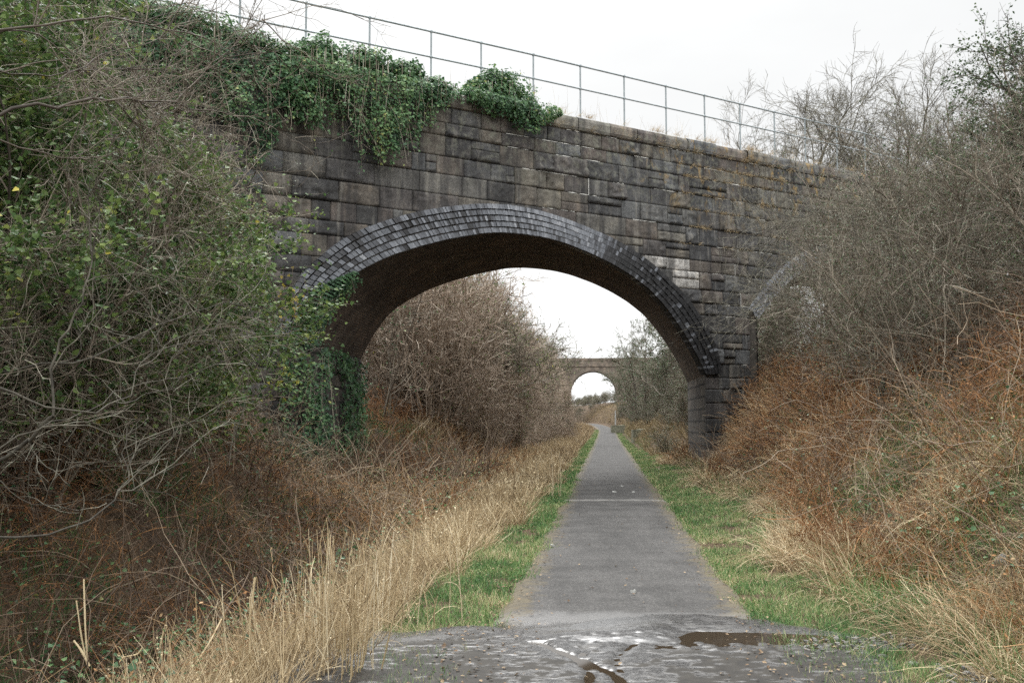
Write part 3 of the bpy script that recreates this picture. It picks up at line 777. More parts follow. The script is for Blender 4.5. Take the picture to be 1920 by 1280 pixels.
# ------------------------------------------------------------------ ivy on the bridge
TOW = np.array([-WN[0], -WN[1], 0.0])
def ivy(name, xs, top, bot, dens, thick, label, seed, strands=0, lsize=(.035, .1), cut=.5, ybase=None, rbias=0.0, curtain=True, cat='ivy', blobs=()):
    """leaves over an area of the wall outlined by top / bottom heights, standing off the wall by up to thick"""
    rng = R_(seed)
    xs = np.array(xs, float); t_ = np.array([wall_sz(x, y) for x, y in zip(xs, top)]); b_ = np.array([wall_sz(x, y) for x, y in zip(xs, bot)])
    s0, s1 = t_[0, 0], t_[-1, 0]
    n = int(dens * np.mean(t_[:, 1] - b_[:, 1]) * (s1 - s0))
    S = rng.uniform(s0, s1, n); zt = np.interp(S, t_[:, 0], t_[:, 1]); zb = np.interp(S, b_[:, 0], b_[:, 1])
    f = rng.random(n) ** (1.25 if curtain else 1.0)
    zt = zt + .18 * (fbm(S * 2.5, S * 0 + 3, seed) - .5) * 2; zb = zb + .5 * (fbm(S * 3.5, S * 0 + 8, seed + 2) - .5)
    Z = zt - (zt - zb) * f
    clump = fbm(S * 1.7, Z * 1.5, seed + 5, 3); stripe = fbm(S * 6.0, Z * .8, seed + 9, 3)
    keep = (stripe * .6 + clump * .4) > (.2 + cut * f ** 1.6 * .75 if curtain else cut * .8 * np.ones(n))
    S, Z, f, clump, zt = S[keep], Z[keep], f[keep], clump[keep], zt[keep]; n = len(S)
    prof = np.sin(np.pi * np.clip(f * .75 + .12, 0, 1)) if curtain else np.ones(n)
    outer = thick * (.25 + .75 * prof) * (.35 + 1.1 * clump)
    T = -outer * (1 - rng.random(n) ** 2.2 * .8)
    over = Z > TOPZ(S) - .02
    T = np.where(over, rng.uniform(-.25, .7, n), T)
    C = W(S, Z, T)
    G = Geo()
    nn = TOW * rng.uniform(.3, 1, (n, 1)) + np.array([0, 0, 1]) * rng.uniform(.1, .9, (n, 1)) + rng.normal(0, .35, (n, 3))
    rn = np.clip(.42 + (clump - .5) * .9 + rbias + rng.normal(0, .16, n), 0, .97); rn = np.where(rng.random(n) < .012, 1, rn)
    leaves(G, C, nn, rng.uniform(*lsize, n), rn, rng, 'ivy', 0, np.array([0, 0, -1.0]))
    for (bx, by, rs_, rz_, rt_, nb) in blobs:
        c0 = wall_sz(bx, by); dd = nrm(rng.normal(size=(nb, 3))); q_ = dd * (1 - .5 * rng.random((nb, 1)) ** 1.6) * (.45 + 1.1 * fbm(dd[:, 0] * 2.6 + bx, dd[:, 2] * 2.6 + dd[:, 1], seed, 3)[:, None])
        Cb = W(c0[0] + q_[:, 0] * rs_, c0[1] + q_[:, 2] * rz_, .12 + q_[:, 1] * rt_)
        dw = WD[0] * dd[:, 0:1] * [1, 0, 0] + WD[1] * dd[:, 0:1] * [0, 1, 0] + dd[:, 1:2] * [WN[0], WN[1], 0] + dd[:, 2:3] * [0, 0, 1]
        leaves(G, Cb, dw * .8 + np.array([0, 0, .5]) + rng.normal(0, .4, (nb, 3)), rng.uniform(*lsize, nb), np.clip(.5 + rbias + rng.normal(0, .18, nb), 0, .97), rng, 'ivy', 0, np.array([0, 0, -.6]))
    org = W((s0 + s1) / 2, float(np.mean(b_[:, 1])), 0)
    root = thing(name, org, label, cat)
    Gs = Geo()
    if strands:
        S0 = rng.uniform(s0, s1, strands); zt = np.interp(S0, t_[:, 0], t_[:, 1]); zb = np.interp(S0, b_[:, 0], b_[:, 1])
        f0 = rng.uniform(.05, .4, strands); Z0 = zt - (zt - zb) * f0; L = (Z0 - zb) * rng.uniform(.6, 1.12, strands)
        P0 = W(S0, Z0, -thick * rng.uniform(.2, .9, strands))
        Pq = grow(rng, P0, np.tile([0, 0, -1.0], (strands, 1)), np.maximum(L, .2), 9, .13, (0, 0, -.12))
        tubes(Gs, Pq, taper(.009, .004, strands, 9, rng), rng.uniform(.5, 1, strands), 3)
        K = 26; tt = rng.uniform(.05, 1, (strands, K)) * 8; i = np.minimum(tt.astype(int), 7); w = (tt - i)[..., None]
        a = np.take_along_axis(Pq, i[..., None].repeat(3, -1), 1); b2 = np.take_along_axis(Pq, (i + 1)[..., None].repeat(3, -1), 1)
        C = (a + (b2 - a) * w).reshape(-1, 3) + rng.normal(0, .045, (strands * K, 3))
        nn = TOW * rng.uniform(.4, 1, (len(C), 1)) + np.array([0, 0, .5]) + rng.normal(0, .4, (len(C), 3))
        leaves(G, C, nn, rng.uniform(lsize[0] * .8, lsize[1] * .85, len(C)), np.clip(.5 + rbias + rng.normal(0, .18, len(C)), 0, .97), rng, 'ivy', 0, np.array([0, 0, -1.0]))
    else:
        m = 40; S0 = rng.uniform(s0, s1, m); zb = np.interp(S0, b_[:, 0], b_[:, 1]); zt = np.interp(S0, t_[:, 0], t_[:, 1])
        Pq = grow(rng, W(S0, zb, -.04), nrm(np.array([0, 0, 1.0]) + rng.normal(0, .2, (m, 3)) * np.array([1, .3, 1])), np.maximum((zt - zb) * .9, .2), 8, .12, (0, 0, .1))
        tubes(Gs, Pq, taper(.013, .005, m, 8, rng), rng.uniform(.2, .7, m), 3)
    Gs.build('stems', M['twig'], root, org=org)
    G.build('foliage', M['ivy'], root, org=org)
    return root
ivy('ivy_curtain', [-260, 0, 200, 300, 400, 440, 480, 525], [-110, -60, -10, 18, 45, 55, 70, 88], [190, 170, 190, 200, 230, 270, 320, 250], 800, .6,
    'dense dark ivy covering the left end of the bridge parapet', 50, 40, cut=.3, rbias=.05, blobs=[(-100, -70, 2.2, .5, .6, 3000), (100, -30, 1.6, .5, .6, 2600), (260, 18, 1.3, .4, .6, 2600), (370, 48, 1.0, .38, .6, 2600), (470, 82, .9, .35, .5, 2600)])
ivy('ivy_curtain', [520, 545, 575, 610, 650, 690, 730, 760, 790, 830], [92, 100, 84, 74, 80, 96, 108, 116, 138, 158], [250, 240, 270, 225, 285, 318, 312, 295, 245, 200], 1050, .65,
    'ivy curtain hanging furthest down the stone face from the parapet', 51, 130, cut=.56, rbias=.09, blobs=[(548, 104, .5, .32, .45, 1500), (605, 104, .62, .5, .5, 3200), (690, 120, .7, .42, .5, 3200), (762, 140, .6, .42, .5, 2600), (815, 160, .4, .25, .4, 900)])
ivy('ivy_fringe', [815, 840, 865, 895], [150, 152, 156, 158], [215, 195, 200, 205], 230, .25,
    'thin sparse ivy trailing over the coping between two thick ivy masses', 52, 14, cut=.5)
ivy('ivy_bush', [868, 890, 905, 940, 965, 985, 1000, 1018, 1026], [172, 152, 136, 130, 138, 152, 178, 212, 222], [195, 205, 215, 222, 246, 252, 246, 238, 232], 1300, .7,
    'rounded ivy bush perched on the coping above the arch crown', 53, 16, cut=.15, rbias=.08, blobs=[(938, 176, .68, .66, .5, 5200), (982, 205, .45, .5, .45, 2600), (895, 172, .4, .34, .4, 1200)])
ivy('ivy_column', [452, 465, 478, 490, 500], [330, 335, 350, 370, 400], [640, 640, 640, 640, 630], 160, .15,
    'thin vertical ivy with yellow green leaves climbing the left edge of the bridge', 54, 20, cut=.75, rbias=.28, curtain=True)
ivy('pier_ivy', [520, 545, 570, 600, 615], [650, 640, 642, 640, 650], [900, 900, 900, 900, 900], 330, .3,
    'ivy cloaking the foot of the left bridge pier', 55, 12, cut=.35, curtain=False)

# ivy that climbs the left haunch of the arch and wraps the pier inside
def ivy_on(name, C, nn, label, seed, size=(.05, .085), yellow=0):
    rng = R_(seed); n = len(C); org = C.mean(0); org[2] = C[:, 2].min()
    root = thing(name, org, label, 'ivy')
    G = Geo(); cl = fbm(C[:, 0] * 2.3 + C[:, 1], C[:, 2] * 2.3, seed)
    leaves(G, C, nn, rng.uniform(*size, n), np.clip(.42 + (cl - .5) + rng.normal(0, .16, n), 0, .97), rng, 'ivy', 0, np.array([0, 0, -1.0]))
    G.build('foliage', M['yellowleaf'] if yellow else M['ivy'], root, org=org)
    G = Geo(); m = 22; i = rng.integers(0, n, m); P0 = C[i].copy()
    Pq = grow(rng, P0, np.tile([.0, 0, -1.0], (m, 1)), rng.uniform(.3, .9, m), 6, .2)
    tubes(G, Pq, taper(.007, .004, m, 6), .4, 3); G.build('stems', M['twig'], root, org=org)
rng = R_(60)
n = 4200; t = rng.beta(1.2, 1.6, n) * 23; i = t.astype(int); fr = rng.uniform(-.3, .52, n) * (1 - sstep(11, 23, t) * .8)
q = intr[i] * (1 - fr[:, None]) + extr[i] * fr[:, None]
C1 = W(q[:, 0], q[:, 1], -.09 - rng.uniform(0, .16, n)); n1 = TOW + rng.normal(0, .4, (n, 3)) + np.array([0, 0, .4])
fr0 = fr < 0
k = rng.random(n) ** 2.2 * .16
C1[fr0] = W(intr[i[fr0], 0] + VBs[0] * k[fr0], intr[i[fr0], 1] - .04, VBs[1] * k[fr0]); C1[fr0] += rng.normal(0, .05, (fr0.sum(), 3))
ivy_on('arch_ivy', C1, n1, 'bright ivy climbing the left haunch of the brick arch ring', 61)
n = 5600; k = rng.random(n) ** .9; z = rng.uniform(0, 1, n) ** 1.2
zz = ZB + .6 + z * (intr[0, 1] - ZB - .5 - k * .2)
C2 = W(intr[0, 0] + VBs[0] * k, zz, VBs[1] * k) + np.array([1, -.2, 0]) * rng.uniform(.0, .3, (n, 1)) * (fbm(k * 4, zz * 1.3, 69)[:, None] * 2)
kp = fbm(k * 6, zz * .8, 66) > .44 + .35 * sstep(2.8, 4.2, zz) * (k < .75)
ivy_on('abutment_ivy', C2[kp], np.array([1.0, -.5, .4]) + rng.normal(0, .7, (kp.sum(), 3)), 'dark ivy covering the shaded inner face of the left pier', 62, (.04, .11))
cy = np.array([wall_sz(x, y) for x, y in zip(rng.normal(535, 13, 60), rng.normal(562, 22, 60))])
cy2 = np.array([wall_sz(x, 0) for x in rng.uniform(590, 670, 60)])
C3 = W(cy[:, 0], cy[:, 1], -.2 - rng.uniform(0, .1, 60))
ivy_on('yellow_ivy', C3, TOW + rng.normal(0, .4, (60, 3)), 'small spray of yellow leaves on the left foot of the arch ring', 63, (.06, .1), 1)

# ------------------------------------------------------------------ far bridge
YF = 205.0
fb0 = at_y(1112, 738, YF)
far = thing('stone_bridge', (fb0[0], YF, 0), 'small distant bridge with round arch framed by the near arch', 'bridge')
FO = np.array([fb0[0], YF, 0])
mpp = YF / 1867.0
rA = 42.5 * mpp; zc_ = fb0[2]
topz = at_y(1112, 671, YF)[2]
thf = np.linspace(np.pi, 0, 48); q = np.stack([fb0[0] + rA * np.cos(thf), zc_ + rA * np.sin(thf)], -1)
q = np.concatenate([[[q[0, 0], -1]], q, [[q[-1, 0], -1]]])
G = Geo(); yaw = .09
def FP(x, z, t): x = np.asarray(x, float); return np.stack(np.broadcast_arrays(x + t * .084, YF + t + (x - fb0[0]) * -yaw, z), -1)
for S, L in ((np.array([fb0[0] - 40, q[0, 0]]), np.array([-1, -1])), (q[:, 0], q[:, 1]), (np.array([q[-1, 0], fb0[0] + 40]), np.array([-1, -1]))):
    V = np.stack([FP(S, L, 0), FP(S, np.full(len(S), topz - .5), 0)]); G.add(V.reshape(-1, 3), grid_faces(2, len(S)), .5, 0, np.stack([np.stack([S, L], -1), np.stack([S, np.full(len(S), topz)], -1)]))
V = np.stack([FP(q[:, 0], q[:, 1], 0), FP(q[:, 0], q[:, 1], 6)]); G.add(V.reshape(-1, 3), grid_faces(2, len(q)), .5, 0, np.stack([np.stack([q[:, 1], q[:, 0] * 0], -1), np.stack([q[:, 1], q[:, 0] * 0 + 6], -1)]))
S = np.array([fb0[0] - 40, fb0[0] + 40]); V = np.stack([FP(S, topz - .5, 0), FP(S, topz - .5, 6), FP(S, -1, 6)]);
G.build('wall', M['farbrick'], far, org=FO)
def fbox(name, x0, x1, z0, z1, t0, t1, mat):
    G = Geo(); X = np.array([x0, x1, x1, x0, x0, x1, x1, x0]); Z = np.array([z0, z0, z1, z1, z0, z0, z1, z1]); T = np.array([t0] * 4 + [t1] * 4)
    V = np.stack([FP(X[i], Z[i], T[i]) for i in range(8)])
    G.add(V, np.array([[0, 1, 2, 3], [4, 7, 6, 5], [0, 4, 5, 1], [1, 5, 6, 2], [2, 6, 7, 3], [3, 7, 4, 0]]), .5, 0, np.stack([X, Z], -1)); G.build(name, mat, far, org=FO)
fbox('parapet', fb0[0] - 40, fb0[0] + 40, topz - .5, topz, -.12, 6, M['farbrick'])
fbox('string_course', fb0[0] - 40, fb0[0] + 40, topz - 1.75, topz - 1.5, -.2, -.003, M['farbrick'])
fbox('pilaster', fb0[0] - 54 * mpp, fb0[0] - 47 * mpp, -1, topz - .503, -.35, -.21, M['farbrick'])
Gf = Geo(); qa = np.stack([fb0[0] + (rA + .0) * np.cos(thf), zc_ + rA * np.sin(thf)], -1); qb = np.stack([fb0[0] + (rA + .7) * np.cos(thf), zc_ + (rA + .7) * np.sin(thf)], -1)
V = np.stack([FP(qa[:, 0], qa[:, 1], .3), FP(qa[:, 0], qa[:, 1], -.08), FP(qb[:, 0], qb[:, 1], -.08), FP(qb[:, 0], qb[:, 1], .05)]); Gf.add(V.reshape(-1, 3), grid_faces(4, 48), .6, 0, np.stack([V[..., 0], V[..., 2]], -1)); Gf.build('arch_ring', M['farbrick'], far, org=FO)

exec_veg = True
# ------------------------------------------------------------------ shrubs: a few meshes, many copies
def shrub_geo(seed, H, stems, spread, c1, c2, c3, r0=.016, leaf=0, lsize=.05, upright=.03, leafkind='ivy', wander=.17, tw=.0024, inner=.15):
    rng = R_(seed); Gt = Geo(); Gl = Geo()
    a = rng.uniform(0, 2 * np.pi, stems); o = np.stack([np.cos(a), np.sin(a), 0 * a], -1)
    P0 = o * rng.uniform(0, .12, (stems, 1)) * H; P0[:, 2] = -.15
    D0 = np.array([0, 0, 1.0]) + o * rng.uniform(.1, 1, (stems, 1)) * spread
    A = grow(rng, P0, D0, H * rng.uniform(.7, 1.15, stems), 9, wander * .6, (0, 0, upright))
    tubes(Gt, A, taper(r0, r0 * .25, stems, 9, rng), np.clip(rng.normal(.45, .2, stems), 0, 1), 4)
    tips = []
    p, d, i, t = sprout(rng, A, c1, inner, .98, .8)
    B = grow(rng, p, d, H * .42 * rng.uniform(.5, 1.2, len(p)) * (1.15 - .6 * t), 7, wander, (0, 0, upright * 1.2))
    tubes(Gt, B, taper(r0 * .45, r0 * .16, len(p), 7, rng), np.clip(rng.normal(.48, .2, len(p)), 0, 1), 3)
    p, d, i, t = sprout(rng, B, c2, .12, 1, .8)
    Cc = grow(rng, p, d, H * .2 * rng.uniform(.4, 1.3, len(p)), 5, wander, (0, 0, upright * .6))
    tubes(Gt, Cc, taper(max(r0 * .2, tw * 1.2), tw * .8, len(p), 5, rng), np.clip(rng.normal(.5, .22, len(p)), 0, 1), 3)
    last = Cc
    if c3:
        p, d, i, t = sprout(rng, Cc, c3, .1, 1, .8)
        Dd = grow(rng, p, d, H * .085 * rng.uniform(.4, 1.4, len(p)), 3, wander)
        tubes(Gt, Dd, taper(tw, tw * .55, len(p), 3, rng), np.clip(rng.normal(.55, .22, len(p)), 0, 1), 3); last = Dd
    if leaf:
        src = [X.reshape(-1, 3) for X in (Cc, last)]; src = np.concatenate(src)
        pt = src[rng.integers(0, len(src), leaf)] + rng.normal(0, .035, (leaf, 3))
        cl = fbm(pt[:, 0] * 1.6 + 20, pt[:, 2] * 1.6 + pt[:, 1], seed)
        k = cl > .36; pt = pt[k]; cl = cl[k]
        leaves(Gl, pt, np.array([0, 0, .8]) + rng.normal(0, .55, pt.shape), lsize * rng.uniform(.6, 1.3, len(pt)), np.clip(.45 + (cl - .5) * .9 + rng.normal(0, .16, len(pt)), 0, 1), rng, leafkind, 0, np.array([0, 0, -.5]))
    return Gt, Gl

def make_shrub(name, label, cat, geo, tm, lm, stemname='branches'):
    root = thing(name, (0, 0, -50), label, cat)
    geo[0].build(stemname, tm, root)
    if geo[1].n: geo[1].build('foliage', lm, root)
    return root

def place(protos, spots, group, labels, seed):
    """spots: (u, y, scale); the first uses move the originals, the rest are copies"""
    rng = R_(seed); used = set()
    spots = [q for q in spots if q[0] > 0 or (xc(q[1]) + q[0] + 1.15 * q[2]) / q[1] < -.262]
    for j, (u, y, s) in enumerate(spots):
        p = protos[j % len(protos)]; k = j % len(protos)
        loc = ground_pt(u, y, -.05); rz = rng.uniform(0, 6.28); lb = labels[j] if isinstance(labels, list) and j < len(labels) else (labels if isinstance(labels, str) else labels[-1])
        if k not in used:
            used.add(k); o = p; o.location = loc; o.rotation_euler = (0, 0, rz); o.scale = (s, s, s); o['label'] = lb; o['group'] = group
        else: clone(p, loc, rz, s, lb, group)

def grid_spots(rng, us_, ys_, s, jit=.5):
    o = []
    for y in ys_:
        for u in us_: o.append((u + rng.normal(0, jit), y + rng.normal(0, jit), s * rng.uniform(.75, 1.25)))
    return o

rng = R_(71)
leafy = [make_shrub('leafy_bush', 'x', 'bush', shrub_geo(100 + k, 3.6, 9, .75, 11, 7, 4, .02, 26000, .058, .02), M['twig'], M['bushleaf']) for k in range(3)]
bare = [make_shrub('bare_bush', 'x', 'bush', shrub_geo(120 + k, 3.4, 9, .7, 11, 7, 4, .02, 5000, .034, .02, 'oval'), M['twig'], M['hawleaf']) for k in range(3)]

place(leafy, [(-6.6, 9.5, 1.0), (-7.6, 11.5, 1.15), (-6.4, 12.2, .95), (-8.6, 13.6, 1.25), (-6.9, 14.6, 1.1), (-9.8, 11.6, 1.3), (-8.2, 16.6, 1.2), (-6.6, 17.4, 1.0), (-10.2, 15.2, 1.3), (-8.6, 9.2, 1.1), (-7.0, 8.0, .8), (-11.8, 13.0, 1.3)],
      'leafy bushes in the left thicket', 'green leafed bush tangled in the thicket left of the bridge', 72)
place(bare, [(-6.2, 10.6, 1.0), (-7.4, 13.2, 1.25), (-8.8, 15.2, 1.4), (-7.6, 18.2, 1.3), (-6.3, 15.8, .95), (-9.8, 17.6, 1.4), (-10.4, 13.4, 1.5), (-5.9, 13.6, .8), (-6.0, 8.6, .8), (-9.4, 19.6, 1.4), (-5.9, 18.6, .8), (-7.4, 7.2, .9), (-11.6, 16.4, 1.6), (-12.0, 10.0, 1.6),
              ],
      'bare bushes in the left thicket', 'bare twiggy bush in the thicket on the left bank', 73)
bare2 = [clone(b, (0, 0, -50), 0) for b in bare]
place(bare2, [(4.6, 14.5, .9), (5.6, 16.5, 1.1), (4.9, 19.0, 1.0), (6.6, 20.5, 1.1), (5.2, 21.0, .7), (7.6, 24.5, 1.1), (6.8, 17.5, 1.25), (7.8, 21.0, 1.3), (7.4, 14.0, 1.1), (6.0, 12.0, .9), (8.6, 25.5, 1.3), (7.6, 28.0, 1.1), (8.8, 16.0, 1.3), (7.8, 11.0, 1.0), (9.6, 20.0, 1.4), (9.6, 30.5, 1.1), (7.3, 26.6, 1.15), (7.4, 25.2, 1.25), (8.2, 27.6, 1.2), (6.7, 24.3, 1.2), (6.6, 22.2, 1.3), (7.4, 26.2, 1.45), (7.2, 29.0, 1.4), (5.6, 27.6, .75), (6.3, 27.0, .9)],
      'bare bushes on the right bank', 'grey bare bush on the right bank before the bridge', 74)

# far vegetation beyond the arch reads as one mass on either slope
def mass(name, geos, spots, mats, label, seed, lsel=None):
    rng = R_(seed); G = Geo()
    base = []
    for gt, gl in geos:
        v = np.concatenate(gt.v); f = np.concatenate(gt.f); r = np.concatenate(gt.r); m = np.zeros(len(f), int)
        if gl.n:
            f = np.concatenate([f, np.concatenate(gl.f) + len(v)]); m = np.concatenate([m, np.ones(gl.n and len(np.concatenate(gl.f)), int)])
            v = np.concatenate([v] + gl.v); r = np.concatenate([r] + gl.r)
        base.append((v, f, r, m))
    for j, (u, y, s) in enumerate(spots):
        v, f, r, m = base[rng.integers(len(base))]; a = rng.uniform(0, 6.28); c, si = np.cos(a), np.sin(a)
        w = np.stack([v[:, 0] * c - v[:, 1] * si, v[:, 0] * si + v[:, 1] * c, v[:, 2] * rng.uniform(.85, 1.2)], -1) * s + ground_pt(u, y)
        G.add(w, f, np.clip(r + rng.normal(0, .1), 0, 1), m)
    return tag(G.build(name, mats), label, 'thicket', kind='stuff')
fargeo = [shrub_geo(160 + k, 3.6, 11, .3, 8, 5, 3, .022, 150 if k else 900, .09, .09, 'oval', tw=.0075) for k in range(4)]
rng = R_(75)
sp_ = []
for y in np.arange(37, 150, 1.7):
    for u in (-4.0, -5.4, -7.0, -9.0, -11.5):
        if rng.random() < (.45 if y > 80 else .22): continue
        k = .5 if u > -4.5 else (.9 if u > -6 else 1.3 + .25 * (u < -8))
        sp_.append((u + rng.normal(0, .5) - .9 * (y > 95), y + rng.normal(0, .8), k * rng.uniform(.75, 1.25) * (1 + .003 * max(0, y - 60))))
mass('far_thicket', fargeo, sp_, [M['redtwig'], M['bushleaf']], 'pinkish brown thicket covering the left slope beyond the arch', 76)
fargeo2 = [shrub_geo(170 + k, 3.2, 10, .6, 8, 5, 3, .022, 1800, .09, .03, 'oval', tw=.0075) for k in range(3)]
sp_ = []
for y in np.arange(39, 160, 2.0):
    for u in (3.3, 4.8, 6.4, 9.0):
        if y > 90 and rng.random() < .4: continue
        k = .42 if u < 4 else (.8 if u < 6 else 1.15)
        sp_.append((u + rng.normal(0, .5) + .3, y + rng.normal(0, .8), k * rng.uniform(.75, 1.25)))
sp_ = [q for q in sp_ if not (.235 < (xc(q[1]) + q[0]) / q[1] < .33 and q[1] < 52)]
mass('far_thicket', fargeo2, sp_, [M['twig'], M['hawleaf']], 'green brown scrub covering the right slope beyond the arch', 77)
sp_ = [(q, rng.uniform(214, 300), .06 + .05 * q) for q in rng.uniform(1.8, 16, 90)] + [(-rng.uniform(3.5, 18), rng.uniform(150, 300), rng.uniform(1.0, 1.7)) for _ in range(60)]
mass('far_thicket', fargeo2[:2], sp_, [M['twig'], M['hawleaf']], 'hazy scrub seen through and beside the distant round arch', 78)

# ------------------------------------------------------------------ trees
def tree(name, label, base, H, trunk_r, seed, limbs=7, c2=8, c3=7, c4=5, crown=.5, leaf=0, lmat='hawleaf', tm='twig', lsize=.05, tw=.006, lean=(0, 0, 0), low=.25, group=None, leafkind='oval', wander=.16):
    rng = R_(seed); base = np.asarray(base, float)
    root = thing(name, base, label, 'tree', group)
    T = grow(rng, np.array([[0, 0, -.3]]), np.array([[lean[0], lean[1], 1.0]]), H * .62, 9, .07, (0, 0, .03))
    Gt = Geo(); tubes(Gt, T, taper(trunk_r, trunk_r * .4, 1, 9), .5, 9, rng=rng)
    Gb = Geo()
    p, d, i, t = sprout(rng, T, limbs, low, 1.0, .75)
    L1 = grow(rng, p, d, H * crown * rng.uniform(.7, 1.2, len(p)) * (1.15 - .5 * t), 8, wander, (0, 0, .05))
    tubes(Gb, L1, taper(trunk_r * .42, trunk_r * .13, len(p), 8, rng), np.clip(rng.normal(.45, .15, len(p)), 0, 1), 5)
    p, d, i, t = sprout(rng, L1, c2, .15, 1, .75)
    L2 = grow(rng, p, d, H * crown * .48 * rng.uniform(.5, 1.2, len(p)), 7, wander, (0, 0, .03))
    tubes(Gb, L2, taper(trunk_r * .14, trunk_r * .05, len(p), 7, rng), np.clip(rng.normal(.45, .15, len(p)), 0, 1), 3)
    p, d, i, t = sprout(rng, L2, c3, .12, 1, .75)
    L3 = grow(rng, p, d, H * crown * .2 * rng.uniform(.5, 1.3, len(p)), 5, wander)
    tubes(Gb, L3, taper(max(tw, trunk_r * .05), tw * .8, len(p), 5, rng), np.clip(rng.normal(.5, .18, len(p)), 0, 1), 3)
    p, d, i, t = sprout(rng, L3, c4, .1, 1, .75)
    L4 = grow(rng, p, d, H * crown * .085 * rng.uniform(.5, 1.4, len(p)), 3, wander)
    tubes(Gb, L4, taper(tw * .8, tw * .45, len(p), 3, rng), np.clip(rng.normal(.5, .18, len(p)), 0, 1), 3)
    Gt.build('trunk', M['darkbark'], root, True); Gb.build('crown', M[tm], root)
    if leaf:
        Gl = Geo(); src = np.concatenate([L3.reshape(-1, 3), L4.reshape(-1, 3)])
        pt = src[rng.integers(0, len(src), leaf)] + rng.normal(0, .05, (leaf, 3))
        cl = fbm(pt[:, 0] * 1.1 + 20, pt[:, 2] * 1.1 + pt[:, 1], seed); k = cl > .38; pt = pt[k]; cl = cl[k]
        leaves(Gl, pt, np.array([0, 0, .7]) + rng.normal(0, .6, pt.shape), lsize * rng.uniform(.6, 1.3, len(pt)), np.clip(.45 + (cl - .5) + rng.normal(0, .15, len(pt)), 0, 1), rng, leafkind)
        Gl.build('foliage', M[lmat], root)
    return root
tree('hawthorn_tree', 'dark small leafed hawthorn leaning over the right bank against the sky', ground_pt(9.1, 18.5), 4.5, .18, 201, 17, 11, 8, 6, .78, 90000, 'hawleaf', 'darkbark', .065, .006, (-.03, -.05, 0), .1)
for k, (px, y, h) in enumerate([(1470, 52, 9.5), (1560, 47, 10.5), (1640, 50, 12), (1700, 45, 10), (1790, 40, 9)]):
    p = at_y(px, 760, y); top = at_y(px, [200, 178, 165, 190, 170][k], y)
    zb = 5.0; H = (top[2] - zb) / .85
    tree('bare_tree', ['small bare tree behind the bridge, nearest the end of the coping', 'bare tree behind the far end of the railing', 'tallest bare tree in the row behind the railing end',
                       'bare tree half hidden by the dark hawthorn', 'bare tree behind the dark hawthorn crown'][k], (p[0], y, zb), H, .14, 210 + k, 11, 9, 8, 6, .42, 0, tm='bark', tw=.009, low=.15, group='bare trees behind the bridge')
for k, (u, y, H) in enumerate([(-8.5, 46, 10), (-6.0, 53, 8.5), (-8, 58, 10.0), (-5.4, 68, 9.0), (-6.8, 43, 8)]):
    tree('bare_tree', ['bare tree on the left slope just beyond the arch', 'bare tree with ivy stem on the left slope', 'tall bare tree at the top of the left slope', 'feathery bare tree against the white sky in the arch', 'slender bare tree inside the arch by the left pier'][k],
         ground_pt(u, y), H, .12, 230 + k, 9, 8, 7, 5, .42, 2500, 'bushleaf', 'twig', .09, .01, low=.12, group='bare trees beyond the arch on the left')
for k, (u, y, H) in enumerate([(4.0, 66, 9.2), (3.3, 84, 9.6), (5.2, 57, 9.5), (3.0, 100, 9.4), (3.0, 118, 9.5)]):
    tree('scrub_tree', ['bushy tree on the right slope beyond the arch', 'farther bushy tree beside the distant bridge', 'bushy tree half hidden by the right pier', 'olive bushy tree overhanging the far verge before the distant bridge', 'most distant bushy tree hiding the right side of the far bridge'][k],
         ground_pt(u, y), H, .12, 240 + k, 9, 8, 7, 5, .45, 7000, 'hawleaf', 'twig', .1, .009, low=.1, group='scrub trees beyond the arch on the right')
# slender multi-stem sapling by the left pier, beyond the arch
gs = shrub_geo(250, 4.6, 7, .5, 5, 4, 2, .03, 120, .08, .06, tw=.005, wander=.1)
o = make_shrub('sapling', 'slender many stemmed sapling just beyond the left pier', 'sapling', gs, M['twig'], M['ivy'], 'stems')
p = at_y(715, 830, 33); o.location = (p[0], 33, hgt(p[0] - xc(33), 33))

